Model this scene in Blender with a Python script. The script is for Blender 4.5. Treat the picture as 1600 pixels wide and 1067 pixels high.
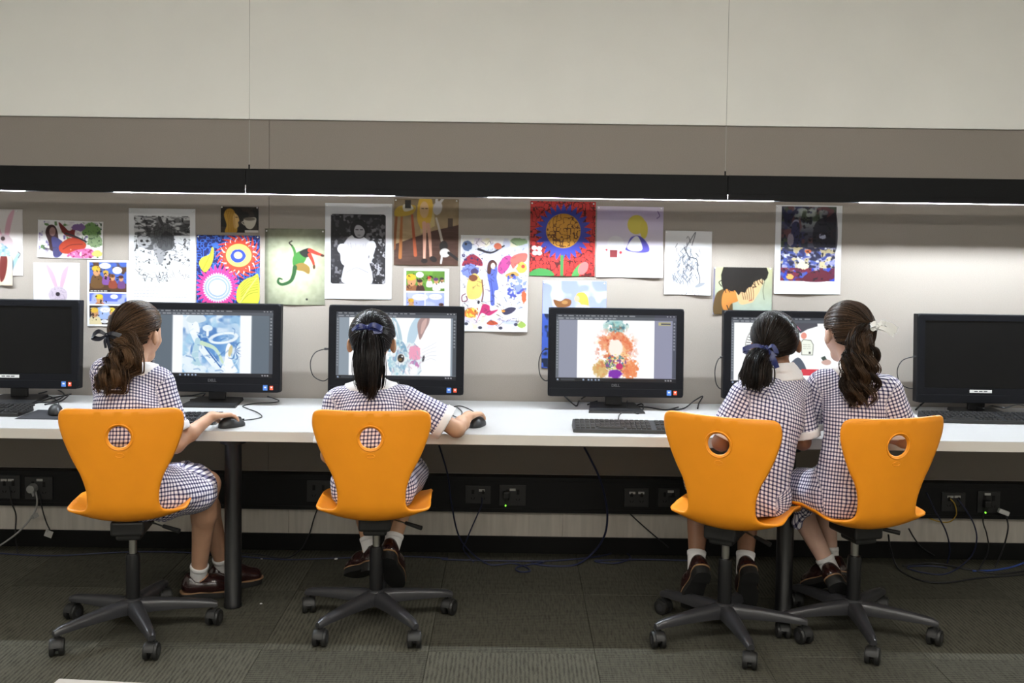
import bpy, bmesh, math, random
import numpy as np
from mathutils import Vector, Matrix
from mathutils.geometry import delaunay_2d_cdt

for o in list(bpy.data.objects):
    bpy.data.objects.remove(o, do_unlink=True)
SC = bpy.context.scene
COL = SC.collection
random.seed(7)
RNG = np.random.RandomState(11)
PI = math.pi

# ------------------------------------------------------------------ camera
FPX = 1600.0
CAM_LOC = Vector((0.0, -4.507, 1.44))
PITCH, ROLL, SHIFT = math.radians(2.6), 0.0138, -103.0 / 1600.0
CAM_ROT = (Matrix.Rotation(PI / 2 - PITCH, 3, 'X') @ Matrix.Rotation(ROLL, 3, 'Z'))
cd = bpy.data.cameras.new('camera')
cd.sensor_width = 36.0
cd.lens = FPX / 1600.0 * 36.0
cd.shift_y = SHIFT
cd.clip_start = 0.05
cam = bpy.data.objects.new('camera', cd)
cam.matrix_world = Matrix.Translation(CAM_LOC) @ CAM_ROT.to_4x4()
COL.objects.link(cam)
SC.camera = cam

# ------------------------------------------------------------------ world, exposure
WORLD_STRENGTH = 0.12
ROOM_LAMP = (48.0, 86.0)  # emission of the two rows of ceiling lamps
STRIP_LAMP = 590.0         # emission of the pendant strips
w = bpy.data.worlds.new('world')
SC.world = w
w.use_nodes = True
w.node_tree.nodes['Background'].inputs['Color'].default_value = (0.95, 0.97, 1.0, 1)
w.node_tree.nodes['Background'].inputs['Strength'].default_value = WORLD_STRENGTH
SC.view_settings.view_transform = 'Standard'
SC.view_settings.look = 'None'
SC.view_settings.exposure = 0.0
SC.view_settings.gamma = 1.0
SC.view_settings.use_curve_mapping = False


def ray(px, py):
    return CAM_ROT @ Vector(((px - 800) / FPX, (533.5 - py) / FPX + SHIFT * 1600 / FPX, -1.0))


def at(px, py, Y):
    """the point of the vertical plane at depth Y seen at a photo pixel"""
    d = ray(px, py)
    return CAM_LOC + d * ((Y - CAM_LOC.y) / d.y)


def on(px, py, z=0.0):
    """the point at height z seen at a photo pixel"""
    d = ray(px, py)
    return CAM_LOC + d * ((z - CAM_LOC.z) / d.z)


# ------------------------------------------------------------------ colours and materials
def lin(c):
    c = c / 255.0
    return c / 12.92 if c <= 0.04045 else ((c + 0.055) / 1.055) ** 2.4


def rgb(r, g, b, k=1.0):
    return (lin(r) * k, lin(g) * k, lin(b) * k, 1.0)


MATS = {}


def mat(name, col, rough=0.5, metal=0.0, spec=0.5, emit=None, estr=1.0, coat=0.0):
    if name in MATS:
        return MATS[name]
    m = bpy.data.materials.new(name)
    m.use_nodes = True
    b = m.node_tree.nodes['Principled BSDF']
    b.inputs['Base Color'].default_value = col
    b.inputs['Roughness'].default_value = rough
    b.inputs['Metallic'].default_value = metal
    b.inputs['Specular IOR Level'].default_value = spec
    b.inputs['Coat Weight'].default_value = coat
    if emit:
        b.inputs['Emission Color'].default_value = emit
        b.inputs['Emission Strength'].default_value = estr
    MATS[name] = m
    return m


def bsdf(m):
    return m.node_tree.nodes['Principled BSDF']


def node(m, typ, **kw):
    n = m.node_tree.nodes.new(typ)
    for k, v in kw.items():
        setattr(n, k, v)
    return n


def link(m, a, b):
    m.node_tree.links.new(a, b)


def add_noise(m, scale=40.0, amount=0.12, detail=4.0, bump=0.0, bscale=None, stretch=(1, 1, 1), coord='Object'):
    """mottles a plain material's colour and gives it a fine relief"""
    b = bsdf(m)
    col = tuple(b.inputs['Base Color'].default_value)
    tc = node(m, 'ShaderNodeTexCoord')
    mp = node(m, 'ShaderNodeMapping')
    mp.inputs['Scale'].default_value = stretch
    link(m, tc.outputs[coord], mp.inputs['Vector'])
    n = node(m, 'ShaderNodeTexNoise')
    n.inputs['Scale'].default_value = scale
    n.inputs['Detail'].default_value = detail
    link(m, mp.outputs['Vector'], n.inputs['Vector'])
    r = node(m, 'ShaderNodeValToRGB')
    r.color_ramp.elements[0].position = 0.3
    r.color_ramp.elements[1].position = 0.7
    r.color_ramp.elements[0].color = tuple(c * (1 - amount) for c in col[:3]) + (1,)
    r.color_ramp.elements[1].color = tuple(min(1, c * (1 + amount)) for c in col[:3]) + (1,)
    link(m, n.outputs['Fac'], r.inputs['Fac'])
    link(m, r.outputs['Color'], b.inputs['Base Color'])
    if bump:
        n2 = node(m, 'ShaderNodeTexNoise')
        n2.inputs['Scale'].default_value = bscale or scale * 4
        n2.inputs['Detail'].default_value = 3
        link(m, mp.outputs['Vector'], n2.inputs['Vector'])
        bp = node(m, 'ShaderNodeBump')
        bp.inputs['Strength'].default_value = bump
        bp.inputs['Distance'].default_value = 0.002
        link(m, n2.outputs['Fac'], bp.inputs['Height'])
        link(m, bp.outputs['Normal'], b.inputs['Normal'])
    return m


M_CREAM = add_noise(mat('cream_wall_paint', (0.86, 0.852, 0.805, 1), 0.85), 3, 0.02, bump=0.05, bscale=250)
M_PIN = add_noise(mat('pinboard_fabric', (0.288, 0.255, 0.226, 1), 0.95, spec=0.1), 260, 0.10, 6, bump=0.25, bscale=700, stretch=(1, 1, 2.5))
M_LOW = add_noise(mat('pale_timber_laminate', (0.50, 0.465, 0.415, 1), 0.6), 14, 0.12, 5, stretch=(3, 1, 0.3))
M_BLACK = mat('black_plastic', (0.010, 0.010, 0.011, 1), 0.45)
M_TRUNK = mat('black_trunking', (0.005, 0.005, 0.0055, 1), 0.5, spec=0.25)
M_SKIRT = mat('black_skirting', (0.004, 0.004, 0.004, 1), 0.6, spec=0.2)
M_BAR = add_noise(mat('black_powder_coat', (0.006, 0.0062, 0.007, 1), 0.55, spec=0.15), 300, 0.2)
M_WHITE_TOP = add_noise(mat('white_laminate', (0.41, 0.405, 0.40, 1), 0.38), 6, 0.015)
M_EDGE = mat('desk_edge_band', (0.64, 0.61, 0.56, 1), 0.5)
M_LEG = mat('black_steel_tube', (0.006, 0.006, 0.007, 1), 0.35)
M_BEZEL = add_noise(mat('monitor_bezel', (0.0045, 0.0048, 0.0065, 1), 0.45, spec=0.14), 500, 0.2)
M_OFF = mat('dark_screen', (0.003, 0.003, 0.0033, 1), 0.3, spec=0.2)
M_ORANGE = add_noise(mat('orange_shell_plastic', (0.86, 0.30, 0.012, 1), 0.42, spec=0.42), 9, 0.03, bump=0.05, bscale=400)
M_CHROME = mat('brushed_steel', (0.55, 0.54, 0.52, 1), 0.3, 1.0)
M_STAR = add_noise(mat('grey_star_base', (0.028, 0.028, 0.031, 1), 0.28), 120, 0.1)
M_TYRE = mat('black_castor', (0.010, 0.010, 0.010, 1), 0.5)
M_CABLE = mat('black_cable', (0.010, 0.010, 0.012, 1), 0.5)
M_BLUEC = mat('dark_blue_cable', (0.012, 0.016, 0.05, 1), 0.5)
M_YELC = mat('yellow_cable', (0.42, 0.26, 0.03, 1), 0.5)
M_GREYC = mat('grey_cable', (0.30, 0.30, 0.29, 1), 0.5)
M_WHITE = mat('white_plastic', (0.62, 0.62, 0.61, 1), 0.45)
M_KEY = mat('keyboard_keys', (0.013, 0.013, 0.014, 1), 0.45)
M_BLUE_ST = mat('blue_sticker', rgb(70, 120, 200), 0.4)
M_ORANGE_ST = mat('orange_sticker', rgb(230, 85, 50), 0.4)
M_LOGO = mat('grey_logo_print', (0.075, 0.075, 0.08, 1), 0.4)
M_LED = mat('green_indicator', (0.1, 0.6, 0.05, 1), 0.4, emit=(0.25, 1.0, 0.05, 1), estr=2.0)
M_STRIP = mat('light_strip', (1, 1, 1, 1), 0.5, emit=(0.84, 0.925, 1.0, 1), estr=STRIP_LAMP)
M_CEIL_EM = [mat('ceiling_diffuser_%d' % k, (1, 1, 1, 1), 0.5, emit=(1.0, 0.965, 0.89, 1), estr=ROOM_LAMP[k]) for k in (0, 1)]
M_PINHEAD = mat('pin_plastic', (0.7, 0.7, 0.7, 1), 0.3)
M_SOLE = mat('black_rubber_sole', (0.010, 0.010, 0.010, 1), 0.6)
M_WELT = mat('tan_welt', (0.30, 0.17, 0.085, 1), 0.6)
M_SHOE = add_noise(mat('oxblood_leather', (0.022, 0.007, 0.007, 1), 0.25, coat=0.4), 60, 0.3)
M_SOCK = add_noise(mat('white_sock_knit', (0.68, 0.67, 0.67, 1), 0.9, spec=0.1), 300, 0.08, bump=0.3, bscale=900, stretch=(4, 4, 1))
M_COLLAR = add_noise(mat('white_cotton', (0.78, 0.76, 0.77, 1), 0.85, spec=0.15), 300, 0.03, bump=0.15, bscale=800)
M_NAVY = mat('navy_satin', (0.010, 0.018, 0.115, 1), 0.35)
M_NAVYD = mat('dark_navy_satin', (0.006, 0.007, 0.016, 1), 0.4)
M_WRIB = mat('white_satin', (0.78, 0.78, 0.76, 1), 0.5)


def carpet(name, rot, shade):
    m = mat(name, (0.1, 0.1, 0.08, 1), 0.97, spec=0.05)
    b = bsdf(m)
    tc = node(m, 'ShaderNodeTexCoord')
    mp = node(m, 'ShaderNodeMapping')
    mp.inputs['Rotation'].default_value = (0, 0, rot)
    link(m, tc.outputs['Object'], mp.inputs['Vector'])
    wv = node(m, 'ShaderNodeTexWave')
    wv.inputs['Scale'].default_value = 22
    wv.inputs['Distortion'].default_value = 2.2
    wv.inputs['Detail'].default_value = 3
    wv.inputs['Detail Scale'].default_value = 4
    link(m, mp.outputs['Vector'], wv.inputs['Vector'])
    mp2 = node(m, 'ShaderNodeMapping')
    mp2.inputs['Scale'].default_value = (1.0, 0.12, 1)
    mp2.inputs['Rotation'].default_value = (0, 0, rot)
    link(m, tc.outputs['Object'], mp2.inputs['Vector'])
    n1 = node(m, 'ShaderNodeTexNoise')
    n1.inputs['Scale'].default_value = 140
    n1.inputs['Detail'].default_value = 4
    link(m, mp2.outputs['Vector'], n1.inputs['Vector'])
    n2 = node(m, 'ShaderNodeTexNoise')
    n2.inputs['Scale'].default_value = 520
    link(m, tc.outputs['Object'], n2.inputs['Vector'])
    mx = node(m, 'ShaderNodeMath', operation='MULTIPLY_ADD')
    link(m, wv.outputs['Fac'], mx.inputs[0])
    mx.inputs[1].default_value = 0.30
    link(m, n1.outputs['Fac'], mx.inputs[2])
    mx2 = node(m, 'ShaderNodeMath', operation='MULTIPLY_ADD')
    link(m, n2.outputs['Fac'], mx2.inputs[0])
    mx2.inputs[1].default_value = 0.45
    link(m, mx.outputs[0], mx2.inputs[2])
    r = node(m, 'ShaderNodeValToRGB')
    r.color_ramp.elements[0].position = 0.45
    r.color_ramp.elements[1].position = 1.15 if False else 1.0
    a = (0.026 * shade, 0.025 * shade, 0.020 * shade, 1)
    c = (0.088 * shade, 0.085 * shade, 0.067 * shade, 1)
    r.color_ramp.elements[0].color = a
    r.color_ramp.elements[1].color = c
    link(m, mx2.outputs[0], r.inputs['Fac'])
    link(m, r.outputs['Color'], b.inputs['Base Color'])
    bp = node(m, 'ShaderNodeBump')
    bp.inputs['Strength'].default_value = 0.5
    bp.inputs['Distance'].default_value = 0.003
    link(m, mx2.outputs[0], bp.inputs['Height'])
    link(m, bp.outputs['Normal'], b.inputs['Normal'])
    return m


M_CARPET = [carpet('carpet_ribbed_lengthwise', 0.0, 1.04), carpet('carpet_ribbed_crosswise', PI / 2, 0.90)]


def gingham():
    m = mat('navy_gingham_cotton', (0.7, 0.7, 0.75, 1), 0.9, spec=0.1)
    b = bsdf(m)
    uv = node(m, 'ShaderNodeUVMap')
    sp = node(m, 'ShaderNodeSeparateXYZ')
    link(m, uv.outputs['UV'], sp.inputs[0])
    outs = []
    for ax in (0, 1):
        mu = node(m, 'ShaderNodeMath', operation='MULTIPLY')
        mu.inputs[1].default_value = 1 / 0.0134
        link(m, sp.outputs[ax], mu.inputs[0])
        fr = node(m, 'ShaderNodeMath', operation='FRACT')
        link(m, mu.outputs[0], fr.inputs[0])
        gt = node(m, 'ShaderNodeMath', operation='GREATER_THAN')
        gt.inputs[1].default_value = 0.60
        link(m, fr.outputs[0], gt.inputs[0])
        outs.append(gt)
    ad = node(m, 'ShaderNodeMath', operation='ADD')
    link(m, outs[0].outputs[0], ad.inputs[0])
    link(m, outs[1].outputs[0], ad.inputs[1])
    hf = node(m, 'ShaderNodeMath', operation='MULTIPLY')
    hf.inputs[1].default_value = 0.5
    link(m, ad.outputs[0], hf.inputs[0])
    r = node(m, 'ShaderNodeValToRGB')
    r.color_ramp.interpolation = 'CONSTANT'
    r.color_ramp.elements[0].color = (0.84, 0.81, 0.87, 1)
    e = r.color_ramp.elements.new(0.4)
    e.color = (0.215, 0.205, 0.32, 1)
    r.color_ramp.elements[2].position = 0.8
    r.color_ramp.elements[2].color = (0.022, 0.022, 0.062, 1)
    link(m, hf.outputs[0], r.inputs['Fac'])
    link(m, r.outputs['Color'], b.inputs['Base Color'])
    return m


M_GING = gingham()


def attr_material(name, rough=0.5, emit=0.0, spec=0.3, gain=1.0):
    """flat print: the colour is stored on the sheet itself"""
    m = mat(name, (0.8, 0.8, 0.8, 1), rough, spec=spec)
    a = node(m, 'ShaderNodeAttribute', attribute_name='Col')
    b = bsdf(m)
    if emit:
        b.inputs['Base Color'].default_value = (0.01, 0.01, 0.01, 1)
        link(m, a.outputs['Color'], b.inputs['Emission Color'])
        b.inputs['Emission Strength'].default_value = emit
    else:
        link(m, a.outputs['Color'], b.inputs['Base Color'])
    return m


M_PRINT = attr_material('printed_paper', 0.55)
M_SCREEN = attr_material('lit_screen', 0.25, emit=1.05)


def hair_mat(name, dark, light, rough=0.42):
    m = mat(name, dark, rough, spec=0.13)
    a = node(m, 'ShaderNodeAttribute', attribute_name='shade')
    r = node(m, 'ShaderNodeValToRGB')
    r.color_ramp.elements[0].color = dark
    r.color_ramp.elements[1].color = light
    link(m, a.outputs['Fac'], r.inputs['Fac'])
    link(m, r.outputs['Color'], bsdf(m).inputs['Base Color'])
    return m


def skin_mat(name, col):
    m = add_noise(mat(name, col, 0.5, spec=0.35), 30, 0.06)
    b = bsdf(m)
    b.inputs['Subsurface Weight'].default_value = 0.08
    b.inputs['Subsurface Radius'].default_value = (0.01, 0.004, 0.002)
    return m


# ------------------------------------------------------------------ objects
def tag(o, label=None, cat=None, group=None, kind=None):
    for k, v in (('label', label), ('category', cat), ('group', group), ('kind', kind)):
        if v:
            o[k] = v
    return o


def empty(name, loc, rotz=0.0):
    o = bpy.data.objects.new(name, None)
    o.empty_display_size = 0.05
    o.location = loc
    o.rotation_euler = (0, 0, rotz)
    COL.objects.link(o)
    return o


def put(name, me, m, parent=None, smooth=True, local=False):
    """links a mesh as one object; vertices in world space unless local"""
    if m is not None and not me.materials:
        me.materials.append(m)
    if smooth:
        me.polygons.foreach_set('use_smooth', [True] * len(me.polygons))
    o = bpy.data.objects.new(name, me)
    COL.objects.link(o)
    if parent is not None:
        o.parent = parent
        if not local:
            p = parent
            off = Vector((0, 0, 0))
            while p is not None:
                off += p.location
                p = p.parent
            me.transform(Matrix.Translation(-off))
    return o


def pmesh(name, V, F):
    me = bpy.data.meshes.new(name)
    me.from_pydata([tuple(v) for v in V] if not isinstance(V, np.ndarray) else V.tolist(), [], F.tolist() if isinstance(F, np.ndarray) else F)
    me.update()
    return me


def from_bm(name, bm, smooth_angle=None):
    bmesh.ops.recalc_face_normals(bm, faces=bm.faces[:])
    me = bpy.data.meshes.new(name)
    bm.to_mesh(me)
    bm.free()
    return me


def bm_box(bm, c, s, bevel=0.0, seg=2, rot=None):
    r = bmesh.ops.create_cube(bm, size=1.0)
    vs = r['verts']
    bmesh.ops.scale(bm, vec=Vector(s), verts=vs)
    if bevel:
        es = list({e for v in vs for e in v.link_edges})
        rb = bmesh.ops.bevel(bm, geom=es, offset=bevel, segments=seg, profile=0.5, affect='EDGES')
        vs = list({v for f in rb['faces'] for v in f.verts} | {v for v in vs if v.is_valid})
    if rot is not None:
        bmesh.ops.rotate(bm, cent=(0, 0, 0), matrix=rot, verts=vs)
    bmesh.ops.translate(bm, vec=Vector(c), verts=vs)
    return vs


def bm_cyl(bm, a, b, r1, r2=None, n=16, caps=True):
    a, b = Vector(a), Vector(b)
    r2 = r1 if r2 is None else r2
    d = b - a
    rr = bmesh.ops.create_cone(bm, cap_ends=caps, cap_tris=False, segments=n, radius1=r1, radius2=r2, depth=d.length)
    q = Vector((0, 0, 1)).rotation_difference(d.normalized())
    bmesh.ops.rotate(bm, cent=(0, 0, 0), matrix=q.to_matrix(), verts=rr['verts'])
    bmesh.ops.translate(bm, vec=(a + b) / 2, verts=rr['verts'])
    return rr['verts']


def box(name, c, s, m, parent=None, bevel=0.003, seg=2, local=False, rot=None):
    bm = bmesh.new()
    bm_box(bm, c, s, bevel, seg, rot)
    return put(name, from_bm(name, bm), m, parent, smooth=False, local=local)


def span(name, lo, hi, m, parent=None, bevel=0.003, local=False):
    lo, hi = Vector(lo), Vector(hi)
    return box(name, (lo + hi) / 2, hi - lo, m, parent, bevel, local=local)


def cyl(name, a, b, r, m, parent=None, r2=None, n=20, local=False):
    bm = bmesh.new()
    bm_cyl(bm, a, b, r, r2, n)
    o = put(name, from_bm(name, bm), m, parent, smooth=True, local=local)
    sharp_edges(o.data)
    return o


def sharp_edges(me, ang=0.7):
    bm = bmesh.new()
    bm.from_mesh(me)
    for e in bm.edges:
        if len(e.link_faces) == 2 and e.calc_face_angle(0) > ang:
            e.smooth = False
    bm.to_mesh(me)
    bm.free()


def catmull(pts, per=8, closed=False):
    P = [np.array(p, float) for p in pts]
    n = len(P)
    out = []
    rng = range(n if closed else n - 1)
    for i in rng:
        p1, p2 = P[i], P[(i + 1) % n]
        p0 = P[(i - 1) % n] if closed or i > 0 else 2 * p1 - p2
        p3 = P[(i + 2) % n] if closed or i + 2 < n else 2 * p2 - p1
        for j in range(per):
            t = j / per
            out.append(0.5 * ((2 * p1) + (-p0 + p2) * t + (2 * p0 - 5 * p1 + 4 * p2 - p3) * t * t + (-p0 + 3 * p1 - 3 * p2 + p3) * t ** 3))
    if not closed:
        out.append(P[-1])
    return np.array(out)


def tube_arrays(path, r, sides=6, cap=True):
    """path (n,3), r scalar or (n,) -> verts, faces of a tube"""
    path = np.asarray(path, float)
    n = len(path)
    r = np.broadcast_to(np.asarray(r, float), (n,))
    tg = np.gradient(path, axis=0)
    tg /= np.linalg.norm(tg, axis=1)[:, None] + 1e-12
    up = np.array([0.31, 0.17, 0.93])
    if abs(tg[0] @ up) > 0.9:
        up = np.array([1.0, 0.1, 0])
    u = np.cross(tg[0], up)
    u /= np.linalg.norm(u)
    V = []
    for i in range(n):
        u = u - (u @ tg[i]) * tg[i]
        u /= np.linalg.norm(u) + 1e-12
        v = np.cross(tg[i], u)
        a = np.arange(sides) * 2 * PI / sides
        V.append(path[i] + r[i] * (np.cos(a)[:, None] * u + np.sin(a)[:, None] * v))
    V = np.concatenate(V)
    i = np.arange(n - 1)[:, None] * sides
    j = np.arange(sides)[None]
    j2 = (j + 1) % sides
    F = np.stack([i + j, i + j2, i + sides + j2, i + sides + j], -1).reshape(-1, 4).tolist()
    if cap:
        F.append(list(range(sides - 1, -1, -1)))
        F.append(list(range((n - 1) * sides, n * sides)))
    return V, F


def tube(name, pts, r, m, parent=None, per=8, sides=6, local=False):
    V, F = tube_arrays(catmull(pts, per), r, sides)
    return put(name, pmesh(name, V, F), m, parent, local=local)


def lathe(name, prof, m, parent=None, n=24, loc=(0, 0, 0), local=False):
    """profile [(r,z)...] revolved about a vertical axis"""
    V, F = [], []
    for r, z in prof:
        for k in range(n):
            a = 2 * PI * k / n
            V.append((loc[0] + r * math.cos(a), loc[1] + r * math.sin(a), loc[2] + z))
    for i in range(len(prof) - 1):
        for k in range(n):
            k2 = (k + 1) % n
            F.append((i * n + k, i * n + k2, (i + 1) * n + k2, (i + 1) * n + k))
    F.append(tuple(range(n - 1, -1, -1)))
    F.append(tuple(range((len(prof) - 1) * n, len(prof) * n)))
    o = put(name, pmesh(name, V, F), m, parent, local=local)
    sharp_edges(o.data)
    return o


def text_mesh(name, s, size, m, parent, loc, rot=(PI / 2, 0, 0), depth=0.0004, bold=0.0):
    cu = bpy.data.curves.new(name, 'FONT')
    cu.body = s
    cu.size = size
    cu.extrude = depth
    cu.offset = bold
    cu.align_x = 'CENTER'
    cu.align_y = 'CENTER'
    t = bpy.data.objects.new('tmp_text', cu)
    COL.objects.link(t)
    dg = bpy.context.evaluated_depsgraph_get()
    me = bpy.data.meshes.new_from_object(t.evaluated_get(dg))
    bpy.data.objects.remove(t, do_unlink=True)
    me.materials.clear()
    o = put(name, me, m, parent, smooth=False, local=True)
    o.location = loc
    o.rotation_euler = rot
    return o
# ================================================================== the setting
floor = span('floor', (-4.4, -8.2, -0.10), (4.4, 0.16, -0.008), mat('floor_screed', (0.05, 0.05, 0.045, 1), 0.9), bevel=0)
tag(floor, 'dark olive grey ribbed carpet tile floor under desk', None, kind='structure')
TS = 0.567
tile_me = []
for k in (0, 1):
    bm = bmesh.new()
    bm_box(bm, (0, 0, -0.004), (TS - 0.0012, TS - 0.0012, 0.008), 0.0015, 1)
    me = from_bm('carpet_tile', bm)
    me.materials.append(M_CARPET[k])
    tile_me.append(me)
for i in range(-7, 7):
    for j in range(-1, 12):
        x, y = 0.30 + TS * (i + 0.5), -0.517 - TS * (j + 0.5)
        if y + TS / 2 > 0.2 or abs(x) > 4.2:
            continue
        if j == -1:
            pass
        o = bpy.data.objects.new('carpet_tile', tile_me[(i + j + (1 if (i * 7 + j * 3) % 5 == 0 else 0)) % 2])
        COL.objects.link(o)
        o.parent = floor
        o.location = (x, y, 0)
        if (i * 3 + j) % 4 == 0:
            o.rotation_euler.z = PI
WX = 4.4
wall = span('wall_back', (-WX, 0.02, 0.0), (WX, 0.16, 2.85), M_CREAM, bevel=0)
tag(wall, 'back wall with cream plaster above and taupe pinboard below', None, kind='structure')
span('upper_panel', (-WX, -0.014, 1.904), (WX, 0.02, 2.85), M_CREAM, wall, 0.002)
span('shadow_gap', (-WX, 0.004, 1.9005), (WX, 0.02, 1.904), M_PIN, wall, 0)
for a, b in ((-WX, -1.072), (-1.0705, 2.60), (2.6015, WX)):
    span('pinboard_panel', (a, 0.0, 0.354), (b, 0.02, 1.900), M_PIN, wall, 0.0012)
for a, b in ((-WX, -2.2), (-2.199, -0.98), (-0.979, 0.24), (0.241, 1.46), (1.461, WX)):
    span('lower_panel', (a, 0.0, 0.072), (b, 0.02, 0.354), M_LOW, wall, 0.0012)
sk = span('baseboard_back', (-WX, -0.014, 0.0), (WX, 0.0, 0.074), M_SKIRT, None, 0.002)
tag(sk, 'black skirting board along foot of the wall', None, kind='structure')
ce = span('ceiling', (-WX, -8.2, 2.85), (WX, 0.16, 2.95), mat('white_ceiling', (0.75, 0.75, 0.74, 1), 0.9), bevel=0)
tag(ce, 'white ceiling above the room', None, kind='structure')

for nm, lo, hi in (('wall_left', (-WX - .1, -8.2, 0), (-WX, 0.16, 2.85)), ('wall_right', (WX, -8.2, 0), (WX + .1, 0.16, 2.85)), ('wall_front', (-WX, -8.3, 0), (WX, -8.2, 2.85))):
    tag(span(nm, lo, hi, M_CREAM, None, 0), 'plain cream ' + nm.replace('_', ' ') + ' of the room', None, kind='structure')

# ------------------------------------------------------------------ ceiling lamps
for j, ly in enumerate((-3.0, -6.2)):
    for i, x in enumerate((-1.9, 0.0, 1.9)):
        r = empty('ceiling_light', (x, ly, 2.85))
        tag(r, ('left', 'middle', 'right')[i] + ' linear ceiling light of the row ' + ('nearer', 'farther from')[j] + ' the wall', 'ceiling light', 'linear ceiling lights')
        span('housing', (x - 0.72, ly - 0.09, 2.79), (x + 0.72, ly + 0.09, 2.85), mat('lamp_housing', (0.6, 0.6, 0.6, 1), 0.5), r)
        span('diffuser', (x - 0.70, ly - 0.075, 2.775), (x + 0.70, ly + 0.075, 2.79), M_CEIL_EM[j], r, 0.002)

# ------------------------------------------------------------------ pendant strip light
PY = -0.36
pl = empty('pendant_strip_light', (0, PY, 1.568))
tag(pl, 'long black linear pendant light hung on thin wires across the wall', 'pendant light')
joints = (-3.9, -1.072, 0.86, 3.9)
M_FIN = mat('white_reflector', (0.8, 0.8, 0.8, 1), 0.5)
for a, b in zip(joints[:-1], joints[1:]):
    hs = span('housing', (a + 0.0004, PY - 0.034, 1.590), (b - 0.0004, PY + 0.034, 1.667), M_BAR, pl, 0.0025)
    span('front_skirt', (a + 0.0004, PY - 0.034, 1.5668), (b - 0.0004, PY - 0.0325, 1.592), M_BAR, hs, 0)
    span('rear_skirt', (a + 0.0004, PY + 0.0325, 1.5660), (b - 0.0004, PY + 0.034, 1.592), M_BAR, hs, 0)
for a, b in ((-3.17, -1.985), (-1.625, -0.482), (-0.104, 1.062), (1.408, 2.56)):
    df = span('diffuser', (a, PY - 0.0095, 1.5875), (b, PY + 0.0005, 1.5905), M_STRIP, pl, 0)
    span('reflector', (a, PY + 0.0312, 1.5662), (b, PY + 0.0324, 1.590), M_FIN, df, 0)
for x in (-1.0665, 0.8545):
    cyl('suspension_wire', (x, PY, 1.66), (x, PY, 2.85), 0.0011, mat('steel_wire', (0.42, 0.41, 0.38, 1), 0.4, 0.3), pl, n=6)
    cyl('wire_gripper', (x, PY, 1.665), (x, PY, 1.685), 0.0032, M_BAR, pl, n=10)
span('joint_clip', (-1.0735, PY - 0.0355, 1.585), (-1.0705, PY - 0.033, 1.602), M_WHITE, pl, 0)

# ------------------------------------------------------------------ desk
desk = empty('computer_desk', (0, -0.375, 0))
tag(desk, 'long white bench desk on round black legs running along the wall', 'desk')
DZ = 0.68
bm = bmesh.new()
bm_box(bm, (0, -0.379, DZ - 0.02), (8.6, 0.742, 0.04), 0.0025, 2)
top = put('benchtop', from_bm('benchtop', bm), M_WHITE_TOP, desk, smooth=False)
span('edge_band', (-4.3, -0.7508, DZ - 0.0385), (4.3, -0.7495, DZ - 0.0025), M_EDGE, top, 0)
for x in (-3.12, -1.038, 1.043, 3.12):
    lathe('leg', [(0.030, 0.0), (0.034, 0.002), (0.034, 0.014), (0.0315, 0.018), (0.0315, 0.622), (0.05, 0.626), (0.05, 0.64)], M_LEG, desk, 28, (x, -0.695, 0))

# ------------------------------------------------------------------ cable trunking with sockets
tr = empty('cable_trunking', (0, -0.03, 0.196))
tag(tr, 'black cable trunking with power and data sockets under the desk', 'trunking')
span('channel', (-4.3, -0.055, 0.196), (4.3, 0.0, 0.352), M_TRUNK, tr, 0.003)
span('cover_lip', (-4.3, -0.060, 0.334), (4.3, -0.055, 0.352), M_TRUNK, tr, 0.001)
span('cover_lip', (-4.3, -0.060, 0.196), (4.3, -0.055, 0.212), M_TRUNK, tr, 0.001)
M_PLATE = mat('dark_socket_plate', (0.022, 0.022, 0.023, 1), 0.35)
M_TAG = mat('paper_tag', (0.45, 0.45, 0.43, 1), 0.6)


def socket(px0, px1, py0, py1, tags, plug=None, led=None, rockers=2):
    a, b = at(px0, py1, -0.055), at(px1, py0, -0.055)
    pl_ = span('socket_plate', (a.x, -0.0625, a.z), (b.x, -0.055, b.z), M_PLATE, tr, 0.0015)
    w_ = b.x - a.x
    h_ = b.z - a.z
    for k in range(rockers):
        x = a.x + w_ * (0.3 + 0.4 * k)
        span('rocker_switch', (x - 0.006, -0.0655, a.z + h_ * 0.55), (x + 0.006, -0.0625, a.z + h_ * 0.8), M_TRUNK, pl_, 0.001)
        for s in (-1, 1):
            box('pin_slot', (x + s * 0.006, -0.0627, a.z + h_ * 0.3), (0.003, 0.001, 0.010), M_SKIRT, pl_, 0, rot=Matrix.Rotation(s * 0.5, 3, 'Y'))
    for tx, ty in tags:
        p = at(tx, ty, -0.063)
        span('label_tag', (p.x - 0.013, -0.0655, p.z - 0.005), (p.x + 0.013, -0.0624, p.z + 0.005), M_TAG, pl_, 0)
    if led:
        p = at(*led, -0.066)
        cyl('indicator', (p.x, -0.0675, p.z), (p.x, -0.062, p.z), 0.0035, M_LED, pl_, n=8)
    return pl_


socket(-2, 32, 742, 778, [(6, 750), (17, 750)])
socket(40, 83, 745, 779, [(62, 750)])
socket(480, 516, 751, 783, [])
socket(727, 767, 759, 786, [(753, 766)])
socket(780, 822, 758, 789, [(801, 765)], led=(790, 790))
socket(975, 1014, 763, 791, [(988, 770), (1002, 770)])
socket(1028, 1062, 763, 791, [(1048, 768)])
socket(1470, 1508, 769, 798, [(1485, 776), (1496, 776)])
socket(1526, 1562, 767, 800, [(1543, 772)], led=(1540, 801))
# ================================================================== flat print: sheets and screens painted vertex by vertex
def srgb2lin(a):
    a = np.clip(a / 255.0, 0, 1)
    return np.where(a <= 0.04045, a / 12.92, ((a + 0.055) / 1.055) ** 2.4)


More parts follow.
